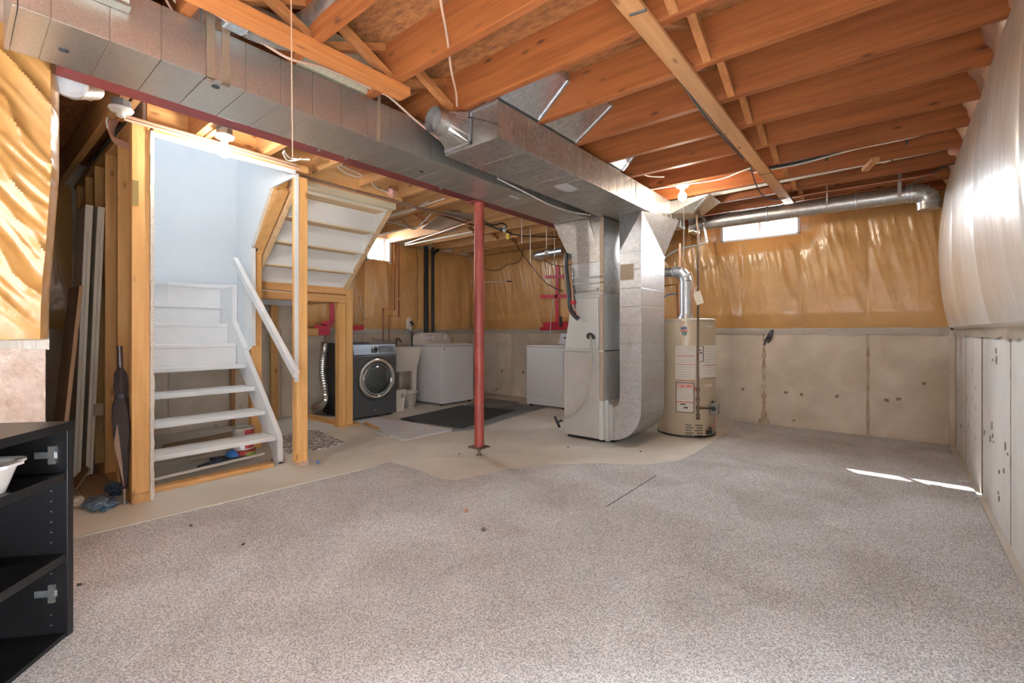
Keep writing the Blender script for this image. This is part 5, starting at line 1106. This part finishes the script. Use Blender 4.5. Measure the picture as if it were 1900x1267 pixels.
for i, (px, y0, y1) in enumerate(((968, 420, 452), (984, 432, 488), (1014, 427, 462), (1029, 440, 480), (944, 468, 496))):
    q = onZ(px, y0, ZJ - .005); q2 = onY(px, y1, q.y); b = BM(); box(b, q.x - .006, q.x + .006, q.y - .002, q.y + .002, q2.z, ZS - .001)
    tag(mk('hanger_strip', b, CABW), ['first', 'longest', 'third', 'fourth', 'lowest'][i] + ' white plastic hanger strip dropping from the laundry joists', 'hanger', 'white hanger strips in the laundry')
b = BM(); P_ = [onZ(x, y, ZJ - .004) for x, y in ((781, 424), (838, 431), (880, 398), (826, 392))]; prism(b, [(p.x, p.y, ZJ - .008) for p in P_], (0, 0, .007)); tag(mk('joist_pan', b, GALVD), 'grey sheet metal pan nailed under the laundry joists', 'sheet metal')
pipe('copper_pipe', 'brown water pipe along the laundry joists towards the post', [onZ(660, 352, ZJ - .03), onZ(742, 376, ZJ - .03), onZ(880, 418, ZJ - .03)], .012, COPPER, group='pipes under the laundry joists')
pipe('copper_pipe', 'brown water pipe crossing under the laundry joists by the window', [onZ(752, 452, ZJ - .035), onZ(820, 430, ZJ - .035), onZ(878, 410, ZJ - .035)], .010, COPPERB, group='pipes under the laundry joists')
wire('tan cable looping between the laundry joists', [onZ(722, 414, ZJ - .01), onZ(745, 408, ZJ - .02), (-4.9, 3.9, ZJ - .03), onZ(800, 397, ZJ - .01)], .007, bpy.data.materials['cable_brown'] if 'cable_brown' in bpy.data.materials else CABP)
# silver vent elbow behind
t = thing('dryer_vent_pipe', 'bright silver vent pipe with an elbow behind the furnace plenum', 'vent pipe', tuple(onY(1020, 470, 5.9)))
A_, B_ = onY(1046, 465, 5.75), onY(1000, 473, 5.85)
b = BM(); cyl(b, A_, B_, .062, 24); mk('pipe_length', b, GALVB, t, smooth=True)
dv = (B_ - A_).normalized(); b = BM(); tube(b, [B_, B_ + dv * .06 + Vector((0, .01, .0)), B_ + dv * .10 + Vector((0, .07, 0)), B_ + dv * .11 + Vector((0, .2, 0))], .064, 20, 3); mk('elbow', b, GALVB, t, smooth=True)
b = BM(); q = B_.lerp(A_, .45); box(b, q.x - .05, q.x + .05, q.y - .066, q.y - .06, q.z - .03, q.z + .03); mk('tape_patch', b, M('tape_tan', (.55, .48, .40), .5), t)
# white rod on the far wall
t = thing('wall_rod', 'thin white rod fixed across the insulation behind the red post', 'rod', tuple(onY(900, 523, 6.03)))
b = BM(); cyl(b, onY(848, 525, 6.05), onY(942, 522, 6.05), .008, 10); mk('rod', b, CABW, t)
b = BM(); cyl(b, onY(941, 522, 6.05), onY(948, 521.8, 6.05), .012, 10); mk('rod_end', b, BLACK, t)
# red sheathing tape
def tapes(label, quads, group='red sheathing tape'):
    t = thing('sheathing_tape', label, 'tape', quads[0][0], group=group)
    for q in quads:
        b = BM(); prism(b, [Vector(p) for p in q], (.0, -.004, 0) if abs(q[0][1] - q[1][1]) < .02 and abs(q[0][1] - q[2][1]) < .02 else (.004, 0, 0)); mk('tape_strip', b, TAPE, t)
def qf(x0, y0, x1, y1, Y=6.095, dx=0): return [tuple(onY(a, b_, Y)) for a, b_ in ((x0, y0), (x1, y0 - 1), (x1 + dx, y1 - 1), (x0 + dx, y1))]
tapes('red tape cross on the insulation left of the furnace', [qf(1031, 492, 1037, 545), qf(1030, 545, 1036, 600, dx=1), qf(1012, 511, 1046, 517), qf(1003, 547, 1054, 554)])
tapes('red tape patch on the wall behind the white box dryer', [qf(1008, 598, 1056, 608), qf(1002, 607, 1050, 613, 6.10), qf(1027, 598, 1036, 604)])
tapes('red tape on the wall behind the charcoal dryer', [[tuple(onX(a, c, -5.985)) for a, c in q] for q in ([(583, 602), (612, 602), (612, 622), (583, 622)], [(597, 597), (616, 593), (616, 604), (597, 604)], [(655, 604), (676, 603), (674, 612), (655, 613)], [(612, 560), (620, 560), (620, 600), (612, 600)])])
b = BM(); q = onY(1041, 597, 6.08); box(b, q.x - .014, q.x + .014, q.y - .02, q.y, q.z - .08, q.z + .08); tag(mk('wall_clip', b, BLACK), 'black clip on the red tape behind the white box dryer', 'clip')
wire('thin white cord from the red tape down to the white box dryer', [onY(1026, 555, 6.06), onY(1023, 590, 6.05), onY(1019, 637, 6.0)], .006, CABW, 4)
# odd clear wire hanger by the dryer wall
t = thing('wire_hanger', 'clear bottle-shaped wire hanger on the insulation above the dryer', 'hanger', tuple(onX(668, 590, -5.96)))
cp_ = [(669, 556), (668, 566), (664, 578), (661, 590), (663, 597), (669, 599), (675, 596), (677, 588), (673, 577), (670, 566), (669, 556)]
b = BM(); tube(b, [onX(x, y, -5.955) for x, y in cp_], .004, 6, 4); mk('hanger_wire', b, M('clear_wire', (.66, .60, .52), .3), t, smooth=True)
b = BM(); tube(b, [onX(657, 545, -5.96), onX(672, 546, -5.96)], .005, 6); tube(b, [onX(669, 546, -5.96), onX(669, 557, -5.955)], .004, 6); mk('hanger_bar', b, bpy.data.materials['clear_wire'], t)
# black strap clip on the far concrete
t = thing('cable_clip', 'small black cable loop hanging on the concrete right of the heater', 'clip', tuple(onY(1425, 628, 6.18)))
for P_ in ([(1418, 640), (1422, 628), (1430, 615), (1434, 614), (1430, 628), (1424, 636)], [(1418, 632), (1428, 626), (1433, 618)]):
    b = BM(); tube(b, [onY(x, y, 6.175) for x, y in P_], .010, 8, 4); mk('clip_loop', b, BLACK, t, smooth=True)
# bagged insulation tufts
for i, (px, py, z, r, lab_) in enumerate(((727, 356, 2.505, .05, 'pink fibreglass tuft by the beam over the upper stairs'), (1775, 276, 2.53, .045, 'pink fibreglass tuft at the right wall joist end'), (1781, 328, 2.49, .03, 'small pink tuft in the far right ceiling corner'))):
    q = onZ(px, py, z); b = BM(); bmesh.ops.create_icosphere(b, subdivisions=3, radius=r, matrix=Matrix.Translation(q))
    for v in b.verts: v.co += (v.co - q).normalized() * r * .5 * noise.noise(v.co * 24)
    tag(mk('insulation_tuft', b, PINK, smooth=True), lab_, 'insulation', 'pink insulation tufts')

# ================================================================== NEAR LEFT: vent, storage gap, bookcase
t = thing('bagged_vent', 'white capped vent pipe beside the near end of the beam', 'vent pipe', (-3.12, .37, 2.3))
q = onX(125, 152, -3.02); b = BM(); lathe(b, [(.0005, -.035), (.05, -.03), (.072, -.005), (.074, .02), (.06, .04), (.0005, .045)], q, 24, 'X', cap=False); mk('white_cap', b, WHITE, t, smooth=True)
b = BM(); cyl(b, q + Vector((-.04, .02, -.01)), onX(172, 166, -3.22), .05, 20); mk('vent_tube', b, GALV, t, smooth=True)
b = BM(); lathe(b, [(.058, -.012), (.06, 0), (.058, .012)], onX(166, 165, -3.2), 20, 'Y', cap=False); mk('tube_band', b, SEAM, t)
b = BM(); box(b, q.x - .02, q.x + .012, q.y - .03, q.y + .0, q.z + .03, q.z + .075); mk('vent_clip', b, BLACK, t, .004)
# flat copper cable coil
t = thing('cable_coil', 'loop of coppery cable sagging under the unlit lampholder', 'cable', tuple(onX(215, 240, -3.95)))
for k in range(7):
    o_ = Vector((-.012 * k, .006 * k, -.008 * (k % 4)))
    b = BM(); tube(b, [onX(x, y, -3.95) + o_ for x, y in ((214, 205), (203, 225), (202, 243), (212, 256), (230, 263), (246, 267))], .006, 6, 6); mk('cable_strand', b, M('coppery_cable', (.40, .20, .13), .5) if k == 0 else bpy.data.materials['coppery_cable'], t, smooth=True)
b = BM(); tube(b, [onX(x, y, -3.93) for x, y in ((208, 209), (198, 222), (200, 238))], .006, 6, 6); mk('cable_strand', b, CABW, t, smooth=True)
wire('bundle of pale cables stapled along the top of the stair opening', [(-3.775, .70, 2.485), (-3.775, 1.3, 2.482), (-3.775, 1.8, 2.48)], .011, M('cable_tan', (.42, .27, .17), .6), 0)
wire('second tan cable along the top of the stair opening', [(-3.772, .70, 2.462), (-3.772, 1.3, 2.46), (-3.775, 1.83, 2.455)], .008, CABP, 0)
# bifold door leaves leaning in the gap
def slab_local(bm, hw, hd, z0, z1): box(bm, -hd, hd, -hw, hw, z0, z1)
for i, (yy, lab_) in enumerate(((.615, 'left leaf of the cream bifold door stored on end'), (.683, 'right leaf of the cream bifold door stored on end'))):
    r = thing('bifold_door_leaf', lab_, 'door leaf', (-4.68, yy - .02, .035), group='stored bifold door leaves')
    b = BM(); box(b, -.38, 0, -.022, .022, 0, 2.02); mk('leaf_slab', b, CREAM, r, .004, local=True)
    b = BM(); box(b, .0005, .003, -.003, .003, .02, 1.82); mk('edge_groove', b, M('groove_tan', (.52, .45, .35), .6) if i == 0 else bpy.data.materials['groove_tan'], r, local=True)
    b = BM(); cyl(b, (-.04, 0, -.033), (-.04, 0, 0), .008, 8); cyl(b, (-.10, 0, -.033), (-.10, 0, 0), .008, 8); mk('pivot_pin', b, GALVB, r, local=True)
    r.rotation_euler = (math.radians(-1.6), math.radians(2.5), 0)
b = BM(); q = onX(184, 760, -4.665); box(b, q.x - .004, q.x + .014, q.y - .035, q.y + .03, q.z - .045, q.z + .05); tag(mk('door_strap', b, BOARD, None, .008), 'tan strap holding the two bifold leaves together', 'strap')
r = thing('shelf_board', 'brown shelf board leaning in front of the bifold leaves', 'board', (-4.56, .47, 0))
A_, B_ = Vector((-4.40, .455, .0)), Vector((-4.62, .60, 1.45)); dirb = (B_ - A_).normalized()
b = BM(); wv = Vector((-.30, -.02, 0)); nv = Vector((0, .022, 0)); prism(b, [A_, A_ + wv, B_ + wv, B_], nv); mk('board_face', b, BOARD, r)
b = BM(); prism(b, [A_ + Vector((.001, 0, 0)), B_ + Vector((.001, 0, 0)), B_ + nv + Vector((.001, 0, 0)), A_ + nv + Vector((.001, 0, 0))], (.003, 0, 0)); mk('board_edge', b, M('edge_band', (.55, .33, .17), .6), r)
# umbrella
t = thing('umbrella', 'closed dark brown umbrella leaning handle up against the stud', 'umbrella', (-3.84, .70, 0))
T0, T1 = Vector((-3.83, .715, .0)), Vector((-3.90, .70, 1.02)); du = (T1 - T0).normalized()
def along(s): return T0 + du * s
b = BM(); tube(b, [along(0), along(.12), along(.90)], .006, 8); mk('shaft', b, GALV, t)
b = BM(); prof = [(.012, .10), (.030, .30), (.048, .45), (.050, .55), (.040, .64), (.026, .70), (.034, .76), (.028, .84), (.012, .88)]; prev = None
for r_, s in prof:
    cur = []
    for k in range(16):
        a = 2 * math.pi * k / 16; rr = r_ * (1 + .22 * math.cos(4 * a + s * 9)); cur.append(b.verts.new(along(s) + Vector((math.cos(a) * rr, math.sin(a) * rr, 0))))
    if prev:
        for k in range(16): b.faces.new((prev[k], prev[(k + 1) % 16], cur[(k + 1) % 16], cur[k]))
    else: b.faces.new(cur)
    prev = cur
b.faces.new(prev); mk('folded_canopy', b, UMB, t, smooth=True)
b = BM(); tube(b, [along(.88), along(.96), along(1.02)], .016, 10); mk('handle', b, M('handle_dark', (.04, .02, .018), .35), t, smooth=True)
b = BM(); cyl(b, along(.68), along(.71), .036, 14); mk('tie_band', b, BLACK, t)
b = BM(); prism(b, [along(.12) + Vector((.03, -.01, 0)), along(.4) + Vector((.045, -.055, 0)), along(.52) + Vector((.045, -.035, 0)), along(.3) + Vector((.035, -.02, 0))], (.006, .004, 0)); mk('canopy_fold', b, M('fold_tan', (.28, .18, .13), .8), t)
# scraps on the gap floor
slab('cardboard_scrap', 'flattened brown cardboard box on the floor of the storage gap', 'cardboard', [(140, 905), (170, 880), (215, 878), (225, 905), (200, 925), (150, 930)], .001, .02, CARD)
b = BM(); q = onZ(160, 900); prism(b, [(q.x - .25, q.y - .05, .021), (q.x + .15, q.y - .08, .021), (q.x + .1, q.y + .0, .13), (q.x - .2, q.y + .02, .10)], (.0, .012, 0)); tag(mk('cardboard_flap', b, CARD), 'upright torn cardboard flap in the storage gap', 'cardboard')
def crumple(name, label, cat, c, rx, ry, rz, m, seedv):
    b = BM(); bmesh.ops.create_icosphere(b, subdivisions=4, radius=1)
    for v in b.verts:
        d = v.co.normalized(); k = 1 + .45 * noise.noise(d * 2.6 + Vector((seedv, 0, 0))) + .2 * noise.noise(d * 7 + Vector((seedv, 3, 0)))
        v.co = Vector((c[0] + d.x * rx * k, c[1] + d.y * ry * k, max(.002, c[2] + d.z * rz * k)))
    return tag(mk(name, b, m), label, cat)
q = onZ(185, 938); crumple('plastic_bag', 'crumpled blue plastic sheet beside the stud foot', 'plastic bag', (q.x, q.y, .02), .16, .075, .025, M('blue_film', (.10, .22, .38), .25, coat=.6, col2=(.30, .42, .55), nscale=5), 2)
q = onZ(212, 915); crumple('plastic_bag', 'dark navy plastic bag behind the blue sheet', 'plastic bag', (q.x, q.y, .03), .10, .05, .04, M('navy_film', (.05, .09, .15), .35, coat=.4), 5)
q = onZ(145, 936); crumple('paper_scrap', 'white paper scrap at the edge of the black bookcase', 'paper', (q.x, q.y, .02), .05, .03, .03, PAPER, 8)
# bookcase, turned towards the room
bc = Vector((-2.315, .285, 0)); ang = math.atan2(-.65, .76)
t = thing('bookcase', 'low black bookcase with open shelves in the near left corner', 'bookcase', tuple(bc), ang)
# local axes: +x along the front to the near end, -y is the depth behind the front
BW, BD, BH = 1.2, .33, .785
def lb(name, m, x0, x1, y0, y1, z0, z1, par=t, bev=.0015): return bx(name, m, par, x0, x1, y0, y1, z0, z1, bev, local=True)
lb('side_panel', BLK, 0, .028, -BD, 0, 0, BH - .03); lb('side_panel', BLK, BW - .028, BW, -BD, 0, 0, BH - .03)
lb('top_panel', BLK, -.002, BW + .002, -BD, .002, BH - .03, BH)
lb('back_panel', BLK, .028, BW - .028, -BD, -BD + .012, .0, BH - .03)
for z in (.0, .285, .575): lb('shelf', BLK, .0285, BW - .0285, -BD + .013, -.004, z + .012 if z == 0 else z, z + .030)
for i, z in enumerate((.67, .175)):
    h = lb('hinge_plate', GALVB, .0285, .034, -.10, -.03, z - .012, z + .012, bev=.002)
    b = BM(); box(b, .0285, .036, -.056, -.036, z - .032, z + .032); mk('hinge_wing', b, GALV, h, local=True)
for k in range(18):
    z = .06 + k * .037
    if any(abs(z - a) < .045 for a in (.67, .175, .30, .59)): continue
    b = BM(); lathe(b, [(.0025, .0), (.0025, .0008)], (.0284, -.05, z), 6, 'X'); mk('pin_hole', b, GALV, t, local=True)
# white dish on the upper shelf
dd = thing('baking_dish', 'white ceramic baking dish on the upper bookcase shelf', 'dish', (0, 0, 0), ang)
lc = Vector((.285, -.150, .605)); wc = Matrix.Rotation(ang, 3, 'Z') @ lc + bc; dd.location = wc
b = BM()
def rr_(hx, hy, z, r=.04, n=5):
    o = []
    for cx__, cy__, a0 in ((hx - r, hy - r, 0), (-hx + r, hy - r, 90), (-hx + r, -hy + r, 180), (hx - r, -hy + r, 270)):
        for k in range(n): a = math.radians(a0 + 90 * k / (n - 1)); o.append((cx__ + r * math.cos(a), cy__ + r * math.sin(a), z))
    return o
loops = [[b.verts.new(p) for p in rr_(hx, hy, z)] for hx, hy, z in ((.085, .115, 0), (.105, .135, .085), (.118, .148, .09), (.118, .148, .098), (.10, .13, .095), (.082, .112, .01))]
b.faces.new(loops[0][::-1]); b.faces.new(loops[-1])
for i in range(len(loops) - 1):
    for k in range(20): b.faces.new((loops[i][k], loops[i][(k + 1) % 20], loops[i + 1][(k + 1) % 20], loops[i + 1][k]))
mk('dish_bowl', b, CERAM, dd, smooth=True, local=True)
for s in (-1, 1): b = BM(); prism(b, [(-.05, s * .145, .088), (.05, s * .145, .088), (.03, s * .185, .094), (-.03, s * .185, .094)], (0, 0, .009)); mk('dish_handle', b, CERAM, dd, local=True)

# ================================================================== SMALL THINGS ON THE FLOOR
# paint cans under the stairs
def paint_can(label, c, r, h, m1, m2):
    t = thing('paint_can', label, 'paint can', tuple(c), group='paint cans under the stairs')
    b = BM(); lathe(b, [(r, 0), (r + .002, .004), (r, .008), (r, h - .01), (r + .003, h - .006), (r + .003, h), (r - .006, h + .002), (r - .01, h - .008), (.0005, h - .008)], (0, 0, 0), 28, cap=False); mk('can_body', b, m1, t, smooth=True, local=True)
    b = BM(); a0 = math.degrees(math.atan2(-c.y, -c.x)); shell_patch(b, 0, 0, r, a0 + 8, a0 + 88, .015, h - .015, 10); mk('can_label', b, m2, t, local=True)
    b = BM(); tube(b, [(r * math.cos(a), r * math.sin(a), h - .03 + .0 * a) for a in [math.radians(a0 - 70 + 14 * k) for k in range(11)]], .002, 6); mk('can_bail', b, GALV, t, local=True)
    return t
CANR = M('can_red', (.34, .03, .03), .4); CANW = M('can_pale', (.62, .58, .54), .35, .3)
paint_can('pale paint can with a red label on top of a red tin under the stairs', Vector((-4.44, 1.645, .0785)), .083, .19, CANW, CANR)
paint_can('low red and green tin under the pale paint can', Vector((-4.43, 1.65, 0)), .088, .076, CANR, M('can_green', (.25, .32, .07), .5))
# dustpan and brush
q = onZ(432, 855); t = thing('dustpan', 'blue dustpan with a dark handle on the floor under the lowest tread', 'dustpan', (q.x, q.y, 0))
b = BM(); bmesh.ops.create_uvsphere(b, u_segments=20, v_segments=10, radius=1)
for v in b.verts: v.co = Vector((q.x - .05 + v.co.x * .075, q.y + .03 + v.co.y * .07, max(.034, .03 + v.co.z * .06)))
mk('pan_hood', b, BLUE, t, smooth=True)
b = BM(); prism(b, [(q.x - .13, q.y - .14, .012), (q.x + .06, q.y - .10, .012), (q.x + .07, q.y + .10, .012), (q.x - .10, q.y + .12, .012)], (0, 0, .022)); mk('pan_tray', b, BLUED, t, .006)
b = BM(); tube(b, [(q.x + .02, q.y - .10, .03), (q.x + .06, q.y - .20, .03), (q.x + .08, q.y - .28, .022)], .017, 10, 3); mk('pan_handle', b, BLUED, t, smooth=True)
pa = onZ(287, 880, .045); pb = onZ(505, 833, .045)
tag(pipe('broom_pole', 'thin white pole lying on the floor under the stairs', [Vector((-4.10, .87, .046)), Vector((-4.25, 1.74, .046))], .012, CABW, 'pole'), 'thin white pole lying on the floor under the stairs', 'pole')
slab('floor_board', 'wide brown board lying under the stairs', 'board', [(300, 832), (470, 798), (480, 808), (300, 850)], .0015, .034, BOARD)
q = onZ(590, 857, .012); b = BM(); bmesh.ops.create_icosphere(b, subdivisions=3, radius=.013, matrix=Matrix.Translation(onZ(590, 857, .013))); tag(mk('blue_ball', b, BLUE, smooth=True), 'tiny blue ball on the concrete right of the bare post', 'ball')
def bit(name, label, px, py, z, r, m, seedv, flat=.7):
    q = onZ(px, py, z); b = BM(); bmesh.ops.create_icosphere(b, subdivisions=2, radius=1)
    for v in b.verts:
        d = v.co.normalized(); k = r * (1 + .35 * noise.noise(d * 2 + Vector((seedv, 0, 0)))); v.co = Vector((q.x + d.x * k, q.y + d.y * k, z + r * flat * .9 + d.z * k * flat))
    return tag(mk(name, b, m), label, 'scrap', 'small scraps on the floor')
bit('orange_peel', 'orange scrap on the middle of the carpet', 865, 948, .014, .011, M('orange_bit', (.55, .13, .03), .6, col2=(.7, .4, .2), nscale=3), 1)
bit('brown_nub', 'dark brown nub on the carpet near the orange scrap', 897, 984, .014, .012, M('brown_bit', (.10, .07, .06), .7), 2)
for i, (px, py, lab_) in enumerate(((1494, 863, 'white chip on the carpet by the far wall'), (1788, 893, 'cream chip on the carpet near the right wall'), (1821, 923, 'small white flake at the foot of the right wall'), (1737, 901, 'tiny white chip beside the sun streak'))):
    q = onZ(px, py, .0145); b = BM(); box(b, q.x - .03, q.x + .03, q.y - .007, q.y + .007, .0145, .019); o = mk('paint_chip', b, WHITE); tag(o, lab_, 'scrap', 'small scraps on the floor')
for i, (px, py, lab_) in enumerate(((1189, 838, 'dark twig on the concrete in front of the return boot'), (1054, 830, 'dark speck on the concrete left of the furnace foot'), (852, 843, 'dark speck on the concrete left of the post foot'), (717, 808, 'dark plug beside the toothed pale mat'), (588, 777, 'dark speck by the under stair stud'), (451, 1011, 'dark speck on the carpet below the stairs'), (354, 976, 'dark speck on the carpet near the pale strip'), (147, 1086, 'dark speck on the carpet beside the bookcase'))):
    bit('dark_speck', lab_, px, py, .014 if py > 900 else .0015, .009, BLACK, i + 10, .5)
